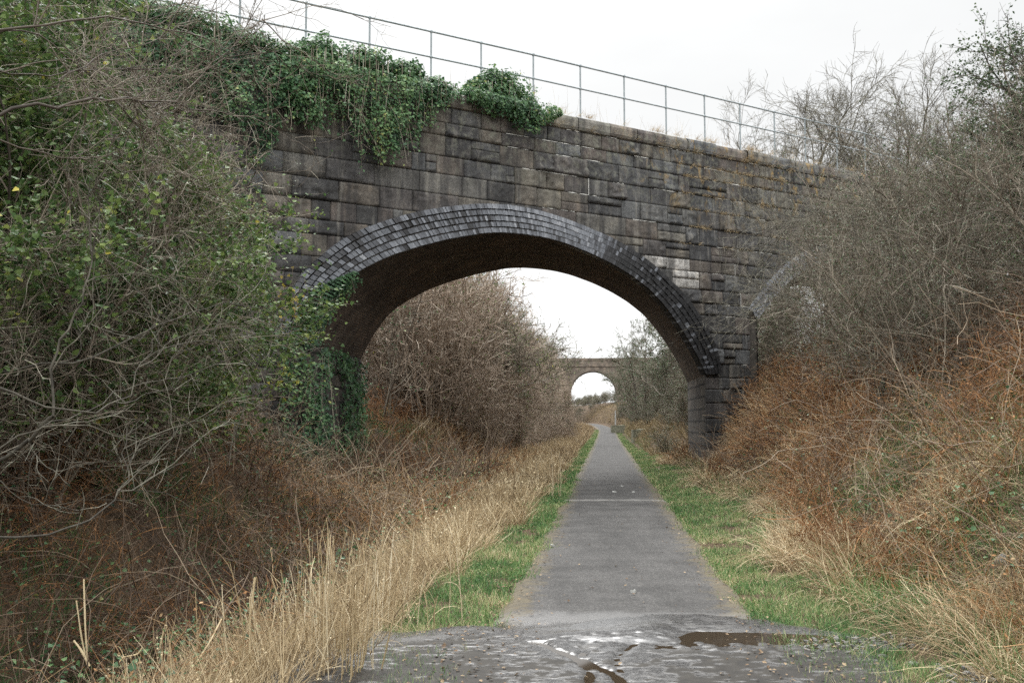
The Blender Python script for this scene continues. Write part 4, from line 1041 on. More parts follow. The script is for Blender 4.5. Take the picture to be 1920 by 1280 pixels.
# foreground limbs that lean in from the left: traced in depth and thickness
def limb_tree(name, label, base, limbs, seed, th=3.6, side=(5, 5, 4), ln=(1.0, .45, .2), mat='bark', rmul=1.0):
    rng = R_(seed); base = np.asarray(base, float); root = thing(name, base, label, 'tree')
    G = Geo(); Gt = Geo(); B = []
    for pts, r0, r1 in limbs:
        q = np.array([at_y(*p) for p in pts]); d = np.concatenate([[0], np.cumsum(np.linalg.norm(np.diff(q, axis=0), axis=1))])
        t = np.linspace(0, d[-1], 16); c = np.stack([np.interp(t, d, q[:, i]) for i in range(3)], -1)
        for _ in range(2): c[1:-1] = .25 * c[:-2] + .5 * c[1:-1] + .25 * c[2:]
        c[1:-1] += rng.normal(0, .015, (14, 3))
        tubes(G, c[None], np.linspace(r0, r1, 16)[None] * rmul * .52, rng.uniform(.05, .4), 7, rng=rng); B.append(c)
    A = np.stack(B)
    p, d, i, t = sprout(rng, A, side[0], .1, 1, .7); L1 = grow(rng, p, d, ln[0] * rng.uniform(.4, 1.2, len(p)), 9, .16, (0, 0, .0))
    tubes(G, L1, taper(.0055, .0025, len(p), 9, rng), rng.uniform(.1, .6, len(p)), 4)
    p, d, i, t = sprout(rng, L1, side[1], .1, 1, .7); L2 = grow(rng, p, d, ln[1] * rng.uniform(.4, 1.3, len(p)), 7, .17)
    tubes(G, L2, taper(.003, .0018, len(p), 7, rng), rng.uniform(.1, .7, len(p)), 3)
    p, d, i, t = sprout(rng, L2, side[2], .1, 1, .7); L3 = grow(rng, p, d, ln[2] * rng.uniform(.4, 1.3, len(p)), 4, .17)
    tubes(G, L3, taper(.0022, .0014, len(p), 4, rng), rng.uniform(.3, .9, len(p)), 3)
    Gt.add(np.zeros((0, 3)), np.zeros((0, 4), int)) if False else None
    T = np.array([[base + [0, 0, -.3], base + [.03, 0, th * .33], base + [-.02, .05, th * .66], base + [.05, 0, th]]]); 
    tubes(Gt, T, np.array([[.09, .075, .06, .035]]), .5, 8, rng=rng)
    Gt.build('trunk', M['darkbark'], root, True, org=base); G.build('branches', M[mat], root, True, org=base)
    return root
limb_tree('bare_tree', 'pale bare tree reaching long low branches in from the left edge', (-4.6, 7.4, hgt(-4.6 - xc(7.4), 7.4)), [
    ([(-60, 905, 7.2), (40, 840, 7.1), (100, 780, 7.0)], .035, .026),
    ([(100, 780, 7.0), (98, 690, 7.05), (110, 640, 7.1), (150, 575, 7.2), (172, 510, 7.3), (174, 455, 7.4), (168, 400, 7.5)], .02, .006),
    ([(-40, 715, 6.8), (60, 750, 6.9), (150, 778, 7.1), (215, 765, 7.3), (260, 700, 7.6), (285, 635, 7.8)], .018, .006),
    ([(-40, 860, 6.6), (90, 790, 6.9), (170, 770, 7.3), (250, 715, 7.8), (340, 710, 8.3)], .012, .005),
    ([(-40, 1015, 6.2), (90, 1000, 6.3), (180, 970, 6.5), (225, 935, 6.7), (235, 880, 6.9), (238, 800, 7.0)], .016, .006),
    ([(-40, 700, 8.0), (90, 685, 8.2), (180, 670, 8.5), (260, 630, 9.0), (340, 590, 9.6), (440, 555, 10.2), (520, 590, 10.6)], .02, .006),
    ([(260, 640, 9), (340, 545, 9.6), (420, 600, 10), (455, 670, 10.3), (480, 740, 10.5)], .01, .004),
], 301, 3.6, (4, 4, 3), (.9, .45, .2))
limb_tree('bare_tree', 'bare tree spreading dark upper branches across the ivy from the top left', (-6.2, 8.6, hgt(-6.2 - xc(8.6), 8.6)), [
    ([(-60, 225, 6.6), (60, 205, 6.8), (150, 183, 7.0), (260, 185, 7.4), (330, 190, 7.8), (400, 215, 8.2)], .026, .007),
    ([(-60, 60, 7.0), (100, 45, 7.3), (200, 28, 7.7), (300, 45, 8.1), (400, 75, 8.6), (470, 110, 9.2)], .02, .006),
    ([(-60, 70, 7.5), (60, 50, 7.7), (130, 110, 8.0), (190, 165, 8.3), (240, 220, 8.6), (290, 260, 9.0)], .015, .006),
    ([(110, 150, 7.4), (200, 100, 7.9), (300, 75, 8.4), (360, 40, 8.8), (380, -10, 9.2)], .012, .004),
    ([(-60, 120, 7.6), (60, 145, 7.9), (190, 130, 8.3), (290, 125, 8.7), (390, 60, 9.2)], .014, .004),
    ([(250, 270, 8.8), (300, 235, 8.9), (285, 190, 9.0), (330, 140, 9.3)], .014, .005),
    ([(-40, 250, 7.5), (60, 290, 7.8), (150, 300, 8.2), (270, 280, 8.8), (300, 240, 9.2)], .014, .006),
    ([(330, 190, 8), (400, 120, 8.6), (470, 60, 9.3), (500, 20, 9.8), (545, 12, 10.2)], .009, .003),
], 302, 3.6, (8, 6, 5), (1.2, .55, .25), 'twig')
# pale arching bare shrub on the right bank
gx = lambda px, py, y: at_y(px, py, y)
limb_tree('bare_tree', 'pale arching bare shrub with lichened stems standing before the right end of the bridge', (5.75, 15.5, hgt(5.75 - xc(15.5), 15.5)), [
    ([(1650, 830, 15.5), (1690, 640, 15.5), (1700, 480, 15.6), (1640, 370, 15.8), (1590, 290, 16.2), (1540, 262, 16.5)], .03, .007),
    ([(1690, 640, 15.5), (1640, 540, 15.5), (1570, 470, 15.7), (1500, 445, 16), (1430, 420, 16.5)], .018, .005),
    ([(1700, 560, 15.5), (1680, 440, 15.3), (1690, 330, 15.2), (1720, 270, 15.3), (1790, 290, 15.4)], .02, .006),
    ([(1690, 640, 15.5), (1760, 540, 15.2), (1830, 470, 15.0), (1880, 360, 15.0)], .02, .006),
    ([(1690, 700, 15.5), (1620, 640, 15.2), (1540, 600, 15.2), (1470, 560, 15.4), (1420, 540, 15.6)], .016, .004),
    ([(1640, 370, 15.8), (1600, 410, 15.9), (1520, 400, 16.1), (1450, 440, 16.5)], .01, .004),
    ([(1720, 700, 15.2), (1790, 620, 14.8), (1860, 560, 14.6), (1930, 540, 14.5)], .018, .005),
], 303, .9, (12, 7, 5), (1.5, .7, .3), 'bark')

# ------------------------------------------------------------------ ground cover
def scatter(rng, n, u0, u1, y0, y1, py=1.0, dens=None):
    """points whose density falls with distance"""
    t = rng.random(n); y = y0 * (y1 / y0) ** (t ** py)
    u = rng.uniform(0, 1, n); uu = u0(y) + (u1(y) - u0(y)) * u if callable(u0) else u0 + (u1 - u0) * u
    if dens is not None:
        k = rng.random(n) < dens(uu, y); uu, y = uu[k], y[k]
    return uu, y

def flow(u, y, seed, amt):
    return np.stack([(fbm(u * .7, y * .7, seed, 2) - .5) * 2.6, (fbm(u * .7 + 31, y * .7, seed, 2) - .5) * 2.6, 0 * u], -1) * amt

def tussock(rng, uc, yc, n, spread):
    """n blades round each tussock centre, leaning outwards: positions and lean directions"""
    i = np.repeat(np.arange(len(uc)), n); a = rng.uniform(0, 2 * np.pi, len(i)); r = np.abs(rng.normal(0, spread, len(i)))
    return uc[i] + r * np.cos(a), yc[i] + r * np.sin(a), np.stack([np.cos(a), np.sin(a), 0 * a], -1), i

def blades(name, mat, label, cat, u, y, rng, ln, wd, lean=.5, droop=.1, K=4, rn=(.5, .2), bias=(0, 0), root=True, tube=False, dirs=0, lift=0):
    n = len(u); P0 = ground_pt(u, y, -.02); P0[:, 2] += lift
    d = nrm(dirs + np.array([bias[0], bias[1], 1.0]) + rng.normal(0, lean, (n, 3)) * np.array([1, 1, .3]))
    ln = ln * np.ones(n); Pq = grow(rng, P0, d, ln, K, .14, (0, 0, -droop))
    wf = wd * np.clip(y / 7.0, .8, 4.0) ** .75
    sc = np.linspace(1, .2, K)
    rr = np.clip(rng.normal(rn[0], rn[1], n) + (fbm(u * .9, y * .9, 57, 3) - .5) * .7, 0, 1)
    G = Geo(); ribbons(G, Pq, wf[:, None] * sc, rng.normal(size=(n, 3)) * np.array([1, .4, .15]), rr)
    if root == 'seed':
        k = np.where(rng.random(n) < .14)[0]; k = np.repeat(k, 4); C = Pq[k, -1] + (Pq[k, -2] - Pq[k, -1]) * rng.random((len(k), 1)) * .8
        leaves(G, C, rng.normal(0, 1, C.shape), rng.uniform(.012, .026, len(k)) * np.clip(y[k] / 8, .8, 3), np.clip(rr[k] + .15, 0, 1), rng, 'oval', 0, np.array([0, 0, 1.0]))
    return tag(G.build(name, mat), label, cat, kind='stuff')

rng = R_(400)
# green verges
lo = lambda y: -lv_out(y) - .25; hi = lambda y: -.86 + 0 * y
edge_d = lambda u, y: np.clip((np.abs(u) - .86 - .5 * (fbm(u * 0 + np.sign(u) * 3, y * 1.4, 7, 4) - .32)) / .2, 0, 1) * (fbm(u * 2.4, y * 2.4, 2) > .33) * np.where((y < 8.0) & (np.abs(u) < 1.5), .5 * (fbm(u * 1.3, y * 1.6, 4) > .5), np.where(y < 7.6, .9 * (fbm(u * 1.3, y * 1.6, 4) > .42), 1))
u, y = scatter(rng, 120000, lo, hi, 5.2, 130, 1.0, edge_d)
blades('grass', M['grass'], 'green grass verge along the left side of the path', 'grass', u, y, rng, rng.uniform(.03, .12, len(u)) * (1 + .4 * (rng.random(len(u)) < .1)), .006, .7, .12, 3, (.46, .22))
lo = lambda y: .86 + 0 * y; hi = lambda y: rv_out(y) + .45
u, y = scatter(rng, 150000, lo, hi, 5.0, 130, 1.0, edge_d)
blades('grass', M['grass'], 'green grass verge along the right side of the path', 'grass', u, y, rng, rng.uniform(.03, .12, len(u)), .006, .7, .12, 3, (.48, .24))
# straw strip on the left
def tall(u, y): return sstep(.0, .5, -u - lv_out(y)) * (1 - .93 * sstep(.7, 1.3, -u - lv_out(y)) * (1 - sstep(10, 20, y))) * (.3 + .65 * (fbm(u * 1.1, y * 1.1, 14) > .42))
u, y = scatter(rng, 34000, lambda y: -4.2 + 0 * y, lambda y: -lv_out(y) + .05, 5.0, 70, 1.0, tall)
L = rng.uniform(.25, .8, len(u)) * (.5 + .8 * fbm(u * 1.1, y * 1.1, 19)) * (1 - .5 * sstep(-1.9, -1.3, u))
D = flow(u, y, 81, .55)
tu, ty = scatter(rng, 360, lambda y: -3.4 + 0 * y, lambda y: -lv_out(y) + .1, 5.2, 45, 1.0)
u2, y2, d2, i2 = tussock(rng, tu, ty, 75, .09); L2 = rng.uniform(.25, .62, len(u2)) * rng.uniform(.6, 1.2, len(tu))[i2]
u = np.concatenate([u, u2]); y = np.concatenate([y, y2]); L = np.concatenate([L, L2]); D = np.concatenate([D, d2 * rng.uniform(.2, 1.1, (len(u2), 1))])
blades('dead_grass', M['straw'], 'tall straw coloured dead grass between the ditch and the path', 'grass', u, y, rng, L, .007, .35, .13, 5, (.52, .22), (-.2, 0), dirs=D, root='seed')
# straw and rank grass on the right bank
u, y = scatter(rng, 31000, lambda y: rv_out(y) + .1, lambda y: 4.6 + 0 * y, 5.2, 40, 1.0, lambda u, y: (.06 + .94 * (fbm(u * .8 + 3, y * .8, 24) > .5)) * (1 - .85 * sstep(.9, 1.9, u - rv_out(y))))
L = rng.uniform(.2, .8, len(u)) * (.3 + 1.0 * fbm(u * .9, y * .9, 29))
D = flow(u, y, 83, .6)
tu, ty = scatter(rng, 330, lambda y: rv_out(y) + .1, lambda y: rv_out(y) + 2.2, 5.4, 36, 1.0, lambda u, y: .06 + .94 * (fbm(u * .7 + 3, y * .7, 26) > .5))
u2, y2, d2, i2 = tussock(rng, tu, ty, 110, .12); L2 = rng.uniform(.35, .85, len(u2)) * rng.uniform(.6, 1.25, len(tu))[i2]
u = np.concatenate([u, u2]); y = np.concatenate([y, y2]); L = np.concatenate([L, L2]); D = np.concatenate([D, d2 * rng.uniform(.2, 1.2, (len(u2), 1))])
blades('dead_grass', M['straw'], 'matted straw coloured grass drooping down the right bank', 'grass', u, y, rng, L, .007, .35, .3, 6, (.5, .22), (-.3, -.15), dirs=D)
# bracken and bramble tangles
def tangle(name, mat, label, cat, u, y, rng, ln, r, dz, rn, lean=.9, K=6, wander=.28, droop=.05, fr=0):
    n = len(u); r = r * np.where(rng.random(n) < .08, 1.9, 1) * rng.uniform(.7, 1.2, n); P0 = ground_pt(u, y, 0) + np.array([0, 0, 1.0]) * (rng.random((n, 1)) * dz * (.2 + 1.8 * np.clip(fbm(u * .9, y * .9, 71, 3) - .2, 0, 1))[:, None])
    d = nrm(np.array([0, 0, .5]) + rng.normal(0, lean, (n, 3)))
    Pq = grow(rng, P0, d, ln * rng.uniform(.5, 1.3, n), K, wander, (0, 0, -droop))
    rr = np.clip(rng.normal(rn, .17, n) + (fbm(u * .55 + 5, y * .55, 61, 3) - .5) * 1.3, 0, 1)
    G = Geo(); tubes(G, Pq, taper(1, .5, n, K) * (r * np.clip(y / 8.0, .8, 4) ** .75)[:, None], rr, 3)
    if fr:   # withered leaflets along the fronds
        C = Pq[:, 1:].reshape(-1, 3); k = rng.random(len(C)) < fr; C = C[k] + rng.normal(0, .02, (k.sum(), 3))
        leaves(G, C, rng.normal(0, 1, C.shape), rng.uniform(.015, .045, len(C)) , np.repeat(rr, K - 1)[k], rng, 'oval')
    return tag(G.build(name, mat), label, cat, kind='stuff')
u, y = scatter(rng, 26000, lambda y: -8.5 + 0 * y, lambda y: -2.7 + 0 * y, 5.0, 40, .95, lambda u, y: (.08 + .8 * (fbm(u * .6, y * .6, 33) > .42)) * (1 - .85 * ((u < -3.1) & (u > -5.0) & (y < 8.6))))
tangle('bracken', M['bracken'], 'rusty dead bracken covering the left ditch and bank', 'bracken', u, y, rng, .6, .003, .55, .52, fr=.3)
u, y = scatter(rng, 40000, lambda y: rv_out(y) + .35, lambda y: 8.5 + 0 * y, 5.0, 40, .95, lambda u, y: .15 + .85 * (fbm(u * .6 + 7, y * .6, 35) > .47))
tangle('bracken', M['bracken'], 'rusty dead bracken over the right bank', 'bracken', u, y, rng, .55, .003, .55, .5, fr=.35)
u, y = scatter(rng, 9000, lambda y: 3.2 + 0 * y, lambda y: 6.0 + 0 * y, 17, 31, 1.0, lambda u, y: fbm(u * .8, y * .8, 37) > .4)
tangle('bracken', M['bracken'], 'bright rust red bracken piled at the foot of the right pier', 'bracken', u, y, rng, .7, .003, .7, .68, fr=.4)
u, y = scatter(rng, 11000, lambda y: -10 + 0 * y, lambda y: -2.9 + 0 * y, 4.6, 30, .95, lambda u, y: (1 - .85 * ((u < -3.1) & (u > -5.0) & (y < 8.6))))
tangle('bramble', M['bramble'], 'bare bramble stems arching through the left bank', 'bramble', u, y, rng, 1.2, .003, .8, .5, .8, 8, .22, .08)
u, y = scatter(rng, 9000, lambda y: 2.7 + 0 * y, lambda y: 10 + 0 * y, 4.6, 34, .95)
tangle('bramble', M['bramble'], 'bare bramble stems arching through the right bank', 'bramble', u, y, rng, 1.2, .003, .8, .55, .8, 8, .22, .08)
u, y = scatter(rng, 26000, lambda y: 1.9 + .5 * (y < 45), lambda y: 7.0 + 0 * y, 34, 215, 1.0)
blades('rough_grass', M['roughgrass'], 'brown rough grass on the right slope beyond the arch', 'grass', u, y, rng, rng.uniform(.2, .6, len(u)), .012, .6, .2, 4, (.6, .25), (-.3, 0))
u, y = scatter(rng, 26000, lambda y: -7.0 + 0 * y, lambda y: -1.7 + 0 * y, 34, 170, 1.0)
blades('rough_grass', M['straw'], 'brown rough grass on the left slope beyond the arch', 'grass', u, y, rng, rng.uniform(.2, .8, len(u)), .012, .5, .15, 4, (.35, .25), (.2, 0))
# low green growth under the tangles
gm = lambda a, sd: (lambda u, y: (fbm(u * .8 + a, y * .8, sd, 3) > .47) * 1.0)
u, y = scatter(rng, 60000, lambda y: rv_out(y) + .1, lambda y: 6.5 + 0 * y, 5.0, 36, 1.0, gm(2, 95))
blades('grass', M['grass'], 'rank green grass growing under the bracken on the right bank', 'grass', u, y, rng, rng.uniform(.12, .5, len(u)), .007, .7, .2, 4, (.22, .18), (-.2, 0))
u, y = scatter(rng, 46000, lambda y: -8.0 + 0 * y, lambda y: -2.5 + 0 * y, 5.0, 36, 1.0, lambda u, y: gm(8, 97)(u, y) * (1 - .8 * ((u < -3.1) & (u > -5.0) & (y < 8.6))))
blades('grass', M['grass'], 'dark green grass growing under the bracken on the left bank', 'grass', u, y, rng, rng.uniform(.12, .45, len(u)), .007, .7, .2, 4, (.15, .15), (.2, 0))
# evergreen bramble leaves
for sgn, nm, n in ((-1, 'left', 26000), (1, 'right', 9000)):
    u, y = scatter(rng, n, (lambda y: -9 + 0 * y) if sgn < 0 else (lambda y: 2.4 + 0 * y), (lambda y: -2.6 + 0 * y) if sgn < 0 else (lambda y: 8 + 0 * y), 4.8, 26, 1.0, lambda u, y: fbm(u * 1.3, y * 1.3, 43) > (.5 if sgn < 0 else .56))
    C = ground_pt(u, y) + np.array([0, 0, 1.0]) * rng.uniform(.05, .8, (len(u), 1))
    G = Geo(); leaves(G, C, np.array([0, 0, 1]) + rng.normal(0, .5, C.shape), rng.uniform(.02, .055, len(C)), np.clip(rng.normal(.5, .22, len(C)), 0, .97), rng, 'ivy')
    tag(G.build('bramble_leaves', M['ivy']), 'scattered dark green bramble leaves on the %s bank' % nm, 'bramble', kind='stuff')
# leaf litter by the path edges
u, y = scatter(rng, 14000, -2.6, 3.2, 4.8, 45, 1.0, lambda u, y: np.clip(1.2 * np.exp(-((np.abs(u) - 1.15) / .35) ** 2), .03, 1))
C = ground_pt(u, y, .042); G = Geo(); leaves(G, C, np.array([0, 0, 1]) + rng.normal(0, .25, C.shape), rng.uniform(.015, .045, len(C)), rng.random(len(C)), rng, 'oval')
tag(G.build('leaf_litter', M['litter']), 'small dead leaves scattered along the path edges', 'leaves', kind='stuff')

# ------------------------------------------------------------------ small things
# reed clumps
def reed_clump(px, py, y, n, H, label, seed, spread=.12):
    rng = R_(seed); b = at_y(px, py, y); u0 = b[0] - xc(y); org = ground_pt(u0, y)
    root = thing('reed_clump', org, label, 'reeds', 'reed clumps')
    P0 = rng.normal(0, spread, (n, 3)) * np.array([1, 1, 0]) + np.array([0, 0, -.05])
    Pq = grow(rng, P0, np.array([0, 0, 1.0]) + rng.normal(0, .1, (n, 3)), H * rng.uniform(.45, 1.1, n), 7, .035)
    G = Geo(); tubes(G, Pq, taper(.0045, .0028, n, 7, rng), rng.random(n), 4); G.build('stalks', M['reed'], root)
    G = Geo(); p, d, i, t = sprout(rng, Pq, 3, .2, .9, .4); Lf = grow(rng, p, d, rng.uniform(.15, .4, len(p)), 5, .15, (0, 0, -.15))
    ribbons(G, Lf, .008 * np.array([1, .9, .7, .5, .1]), rng.normal(size=(len(p), 3)), rng.random(len(p))); G.build('blades', M['straw'], root)
reed_clump(640, 1262, 6.7, 46, 1.05, 'tallest upright clump of pale dry reeds in the left foreground', 501)
reed_clump(560, 1235, 7.0, 30, .8, 'shorter reed clump leaning beside the tallest reeds', 502, .2)
reed_clump(730, 1140, 8.2, 30, .75, 'clump of dry reeds standing nearest the left grass verge', 503, .22)
reed_clump(470, 1262, 6.3, 26, .75, 'sparse leaning reed clump beside the dark ditch', 504, .2)
reed_clump(1000, 890, 22, 40, 1.1, 'distant tuft of tall reeds beside the path before the arch', 505, .3)
# snapped reed stems in the ditch
def broken(label, pts, r, seed):
    rng = R_(seed); q = np.array([at_y(*p) for p in pts]); t = np.linspace(0, len(q) - 1, 10); c = np.stack([np.interp(t, np.arange(len(q)), q[:, i]) for i in range(3)], -1)
    G = Geo(); tubes(G, c[None], np.full((1, 10), r * .62) * rng.uniform(.8, 1.15, (1, 10)), .55, 6, rng=rng); org = q[0]
    root = G.build('broken_reed', M['reed'], None, False, org=org); tag(root, label, 'reed stem', 'snapped reed stems')
broken('tall upright snapped reed at the left above the ditch', [(165, 1250, 6.2), (160, 1180, 6.2), (157, 1085, 6.25)], .009, 1)
broken('leaning snapped reed crossing the tall one at the left', [(163, 1245, 6.3), (152, 1190, 6.3), (143, 1125, 6.3)], .008, 2)
broken('white folded reed shaped like a small tent in the ditch', [(298, 1218, 6.4), (311, 1166, 6.4), (318, 1215, 6.45)], .008, 3)
broken('pale upright stub right of the ditch', [(465, 1180, 6.6), (472, 1130, 6.6), (478, 1082, 6.6)], .013, 4)
broken('short bent white stub left of the pale upright one', [(420, 1160, 6.6), (418, 1140, 6.6), (414, 1122, 6.6)], .009, 5)
broken('bent reed lying low across the ditch water', [(228, 1232, 6.1), (258, 1226, 6.1), (268, 1212, 6.1)], .008, 6)
broken('long reed leaning from the ditch up to the right', [(350, 1270, 6.0), (395, 1200, 6.2), (415, 1160, 6.4)], .007, 7)
broken('white splintered reed stub at the lower left', [(168, 1248, 5.9), (150, 1215, 5.9), (138, 1200, 5.9)], .01, 8)
# rocks
def rock(name, px, py, y, r, label, seed, mat='rock', flat=.6, group=None, cat='stone', sink=.3):
    rng = R_(seed); b = at_y(px, py, y); n, m = 10, 14
    T, Ph = np.meshgrid(np.linspace(.02, np.pi - .02, n), np.linspace(0, 2 * np.pi, m))
    d = np.stack([np.sin(T) * np.cos(Ph), np.sin(T) * np.sin(Ph), np.cos(T)], -1)
    k = 1 + .0 * T; 
    for _ in range(5):
        a = nrm(rng.normal(size=3)); k = np.minimum(k, .72 + .1 * rng.random() + np.clip(1 - d @ a, 0, 1) * 1.2)
    V = d * k[..., None] * r * np.array([1.15, .9, flat]); V[-1] = V[0]
    z = hgt(b[0] - xc(y), y)
    G = Geo(); G.add(V.reshape(-1, 3), grid_faces(m, n)); o = G.build(name, M[mat], smooth=False); o.location = (b[0], y, z + r * flat * (1 - sink))
    return tag(o, label, cat, group)
rock('stone', 1893, 1072, 8.2, .1, 'pale stone half buried at the right edge of the bank', 601, 'rock', .8)
stones = [(1385, 1262), (1450, 1255), (1500, 1268), (1560, 1245), (1610, 1262), (1655, 1240), (1712, 1258), (1760, 1270), (1690, 1225), (1800, 1250), (1620, 1225), (1545, 1272), (1735, 1235), (1850, 1270)]
for k, (px, py) in enumerate(stones):
    d = ray(px, py); y = float(np.clip(-EYE / d[2] * d[1], 5.5, 8)); rock('stone', px, py, y, [.03, .042, .022, .034, .05][k % 5], 'small grey stone lying in the mud at the lower right', 610 + k, 'rock', .5, 'small stones by the puddle', sink=.75)
# gravel spilled over the mud at the lower right
rg = R_(640); n = 1500; gu = rg.uniform(1.2, 3.4, n); gy = rg.uniform(5.4, 7.6, n); kk = fbm(gu * 1.5, gy * 1.5, 90) > .45; gu, gy = gu[kk], gy[kk]; n = len(gu)
dv_ = np.array([[-1, -1, -1], [1, -1, -1], [1, 1, -1], [-1, 1, -1], [-1, -1, 1], [1, -1, 1], [1, 1, 1], [-1, 1, 1]]) * [1, .8, .55]
V = dv_[None] * (1 + rg.normal(0, .28, (n, 8, 3))) * rg.uniform(.005, .02, (n, 1, 1)) ; an = rg.uniform(0, 6.28, n); ca, sa2 = np.cos(an)[:, None], np.sin(an)[:, None]
V = np.stack([V[..., 0] * ca - V[..., 1] * sa2, V[..., 0] * sa2 + V[..., 1] * ca, V[..., 2]], -1) + ground_pt(gu, gy, .025)[:, None]
G = Geo(); F = np.array([[0, 3, 2, 1], [4, 5, 6, 7], [0, 1, 5, 4], [1, 2, 6, 5], [2, 3, 7, 6], [3, 0, 4, 7]]); G.add(V.reshape(-1, 3), F[None] + (np.arange(n) * 8)[:, None, None])
tag(G.build('gravel', M['rock']), 'loose gravel strewn over the mud at the lower right', 'gravel', kind='stuff')
for k, (px, py) in enumerate([(1064, 1203), (1068, 1206), (1104, 1196), (1003, 1183), (965, 1188)]):
    d = ray(px, py); y = -EYE / d[2] * d[1]; rock('clod', px, py, y, [.022, .026, .014, .014, .014][k], ['dark clod at the pool edge, left of a pair', 'dark clod at the pool edge, right of a pair', 'small clod near the middle of the path', 'tiny dark clod above the white rut', 'tiny dark clod by the left path edge'][k], 630 + k, 'mud', .8, None, 'clod', -.2)
# pale leaf scraps on the relaid strip
for k, (px, py, r) in enumerate([(1151, 925, .07), (1164, 914, .07), (1188, 925, .05), (1037, 1028, .05), (1188, 1117, .03)]):
    d = ray(px, py); y = -EYE / d[2] * d[1]; G = Geo(); leaves(G, np.array([[0, 0, 0.0]]), np.array([[0, 0, 1.0]]), r * 2, .9, R_(k), 'oval')
    G2 = Geo(); b = at_y(px, py, y); rg = R_(700 + k); a = rg.uniform(0, 6.28, 9); rr = r * rg.uniform(.5, 1.1, 9)
    ring_ = np.stack([rr * np.cos(np.sort(a)), rr * .8 * np.sin(np.sort(a)), rg.uniform(.0, .03, 9)], -1); c = np.array([[0, 0, .02]]); low = ring_ * [1, 1, 0] + [0, 0, -.004]
    V = np.concatenate([c, ring_, low]); i = np.arange(9); F = np.concatenate([np.stack([0 * i, 1 + i, 1 + (i + 1) % 9, 0 * i], -1), np.stack([1 + i, 10 + i, 10 + (i + 1) % 9, 1 + (i + 1) % 9], -1)])
    o = G2.add(V, F).build('paper_scrap', M['paper']); o.location = (b[0], y, zlong(y) + .034)
    tag(o, ['largest white scrap on the path beneath the arch', 'white scrap on the path at the farther end of the wet streak', 'small white scrap right of the larger one under the arch', 'pale scrap near the left edge of the path', 'tiny pale scrap in the middle of the near path'][k], 'scrap', 'white scraps on the path')
# fallen canes before the right pier
for k, (a, b_, y) in enumerate([((1305, 893), (1395, 908), 26), ((1320, 905), (1400, 903), 25), ((1340, 912), (1445, 918), 24)]):
    P0 = at_y(*a, y); P1 = at_y(*b_, y - .6); P0[2] = max(P0[2], hgt(P0[0] - xc(y), y) + .04); P1[2] = max(P1[2], hgt(P1[0] - xc(y - .6), y - .6) + .06)
    G = Geo(); t = np.linspace(0, 1, 7)[:, None]; tubes(G, (P0 + (P1 - P0) * t + R_(k).normal(0, .012, (7, 3)))[None], np.linspace(.016, .008, 7)[None], .7, 5)
    o = G.build('fallen_cane', M['reed'], org=P0); tag(o, ['upper pale cane lying at the foot of the right pier', 'middle pale cane lying at the foot of the right pier', 'longest pale cane lying before the right pier'][k], 'cane', 'canes fallen by the right pier')
# low masonry beside the path beyond the arch, and a pale post
def slab(name, px0, px1, pt, pb, y, dep, label, cat, mat):
    a = at_y(px0, pb, y); b = at_y(px1, pt, y); n = 14; rg = R_(int(px0))
    X, Z = np.meshgrid(np.linspace(a[0], b[0], n), np.linspace(a[2] - .3, b[2], 8))
    nz = .12 * (fbm(X * 2, Z * 3, 6) - .5)
    G = Geo(); F = np.stack([X, y + nz, Z], -1); T = np.stack([np.stack([X[-1], y + nz[-1], Z[-1] + 0 * nz[-1]], -1), np.stack([X[-1], y + dep + 0 * X[-1], Z[-1] + .12 * (fbm(X[-1] * 2, X[-1] * 0, 3) - .5)], -1)])
    G.add(F.reshape(-1, 3), grid_faces(8, n)); G.add(T.reshape(-1, 3), grid_faces(2, n))
    L = np.stack([np.stack([np.full(8, a[0]), y + nz[:, 0], Z[:, 0]], -1), np.stack([np.full(8, a[0]), np.full(8, y + dep), Z[:, 0]], -1)]); G.add(L.reshape(-1, 3), grid_faces(2, 8))
    org = np.array([(a[0] + b[0]) / 2, y, a[2]]); return tag(G.build(name, M[mat], org=org), label, cat)
slab('stone_block', 1147, 1172, 797, 806, 112, 1.2, 'low mossy stone block beside the far end of the path', 'block', 'block')
slab('low_wall', 1187, 1222, 805, 826, 70, 1.0, 'low mossy stone wall at the foot of the right slope beyond the arch', 'wall', 'block')
p0 = at_y(1154, 795, 118); G = Geo(); tubes(G, np.stack([p0 + [0, 0, z] for z in (-.5, .4, 1.1, 1.6)])[None], np.array([[.09, .09, .085, .06]]), .5, 7)
tag(G.build('marker_post', M['paper'], org=p0), 'pale upright post standing on the far stone block', 'post')
# plastic scrap in the reeds
o = rock('plastic_scrap', 470, 1243, 6.3, .06, 'crumpled bluish plastic scrap among the reeds at lower left', 650, 'plastic', .5, None, 'litter', .1)

# ------------------------------------------------------------------ light, sky, camera
w = bpy.data.worlds.new('World'); SC.world = w; w.use_nodes = True
nt = w.node_tree; bg = nt.nodes['Background']
sky = nt.nodes.new('ShaderNodeTexSky'); sky.sky_type = 'NISHITA'; sky.sun_disc = False
SUN_EL, SUN_AZ = rad(52), rad(-14)
sky.sun_elevation = SUN_EL; sky.sun_rotation = SUN_AZ; sky.air_density = 1.5; sky.dust_density = 4.0
hs = nt.nodes.new('ShaderNodeHueSaturation'); hs.inputs['Saturation'].default_value = .12
nt.links.new(sky.outputs[0], hs.inputs['Color'])
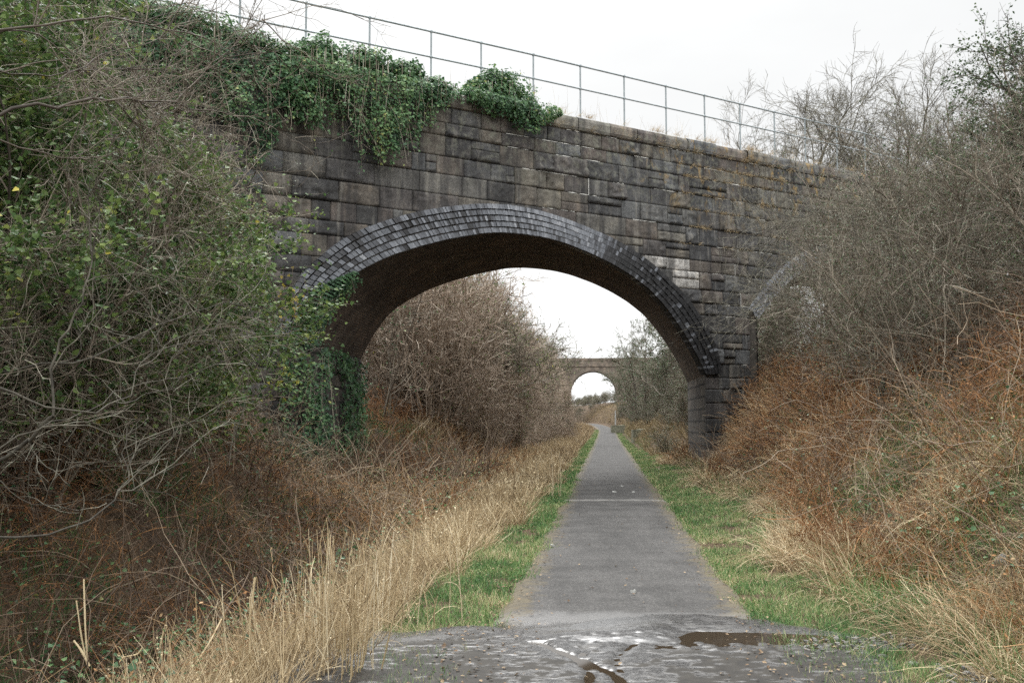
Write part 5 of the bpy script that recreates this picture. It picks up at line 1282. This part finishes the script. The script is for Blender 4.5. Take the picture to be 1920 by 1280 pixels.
# overcast: an even cloud layer over the clear sky, brighter towards the horizon
tc = nt.nodes.new('ShaderNodeTexCoord'); sz = nt.nodes.new('ShaderNodeSeparateXYZ'); nt.links.new(tc.outputs['Generated'], sz.inputs[0])
cie = mth(nt, 'ADD', .5, mth(nt, 'MULTIPLY', mth(nt, 'MAXIMUM', sz.outputs[2], 0.0), .95))
front = ramp(nt, sz.outputs[2], [(0, g3(.6)), (.14, g3(.42)), (.26, g3(.295)), (.42, g3(.32)), (.68, g3(1.05)), (1, g3(1.45))])
cie = mixc(nt, mth(nt, 'SUBTRACT', .5, mth(nt, 'MULTIPLY', sz.outputs[1], 1.6), True), front, cie)
# glow of the veiled sun ahead, above the frame
vd = nt.nodes.new('ShaderNodeVectorMath'); vd.operation = 'DOT_PRODUCT'; nt.links.new(tc.outputs['Generated'], vd.inputs[0])
vd.inputs[1].default_value = (math.sin(SUN_AZ) * math.cos(SUN_EL), math.cos(SUN_AZ) * math.cos(SUN_EL), math.sin(SUN_EL))
glow = mth(nt, 'MULTIPLY', mth(nt, 'POWER', mth(nt, 'MAXIMUM', vd.outputs['Value'], 0.0), 34.0), 3.4)
cie = mixc(nt, 1, cie, glow, 'ADD')
cie = mixc(nt, 1, cie, ramp(nt, noise(nt, mapped(nt, tc.outputs['Generated'], (1, 1, 3)), 2.2, 5, .55), [(.3, g3(.93)), (.7, g3(1.07))]), 'MULTIPLY')
cloud = mixc(nt, 1, (15.6, 15.8, 15.8), cie, 'MULTIPLY')
c = mixc(nt, .85, hs.outputs[0], cloud)
nt.links.new(c, bg.inputs['Color']); bg.inputs['Strength'].default_value = .095
sl = bpy.data.lights.new('sun', 'SUN'); sl.energy = 1.2; sl.angle = rad(40); sl.color = (1, .97, .93)
so = bpy.data.objects.new('sun', sl); COL.objects.link(so)
dv = Vector((math.sin(SUN_AZ) * math.cos(SUN_EL), math.cos(SUN_AZ) * math.cos(SUN_EL), math.sin(SUN_EL)))
so.rotation_euler = dv.to_track_quat('Z', 'Y').to_euler(); so.location = (0, 0, 60)
cam = bpy.data.cameras.new('camera'); cam.lens = 36 * 1867 / 1920; cam.sensor_width = 36; cam.clip_end = 6000
co = bpy.data.objects.new('camera', cam); COL.objects.link(co); co.location = (0, 0, EYE); co.rotation_euler = (math.pi / 2 + PITCH, 0, 0)
SC.camera = co
SC.view_settings.view_transform = 'Standard'; SC.view_settings.look = 'None'; SC.view_settings.exposure = .95; SC.view_settings.gamma = 1
SC.cycles.max_bounces = 5; SC.cycles.diffuse_bounces = 3; SC.cycles.glossy_bounces = 2; SC.cycles.transmission_bounces = 3
SC.cycles.use_denoising = False
SC.cycles.denoiser = 'OPENIMAGEDENOISE'; SC.cycles.denoising_input_passes = 'RGB_ALBEDO_NORMAL'; SC.cycles.denoising_prefilter = 'ACCURATE'
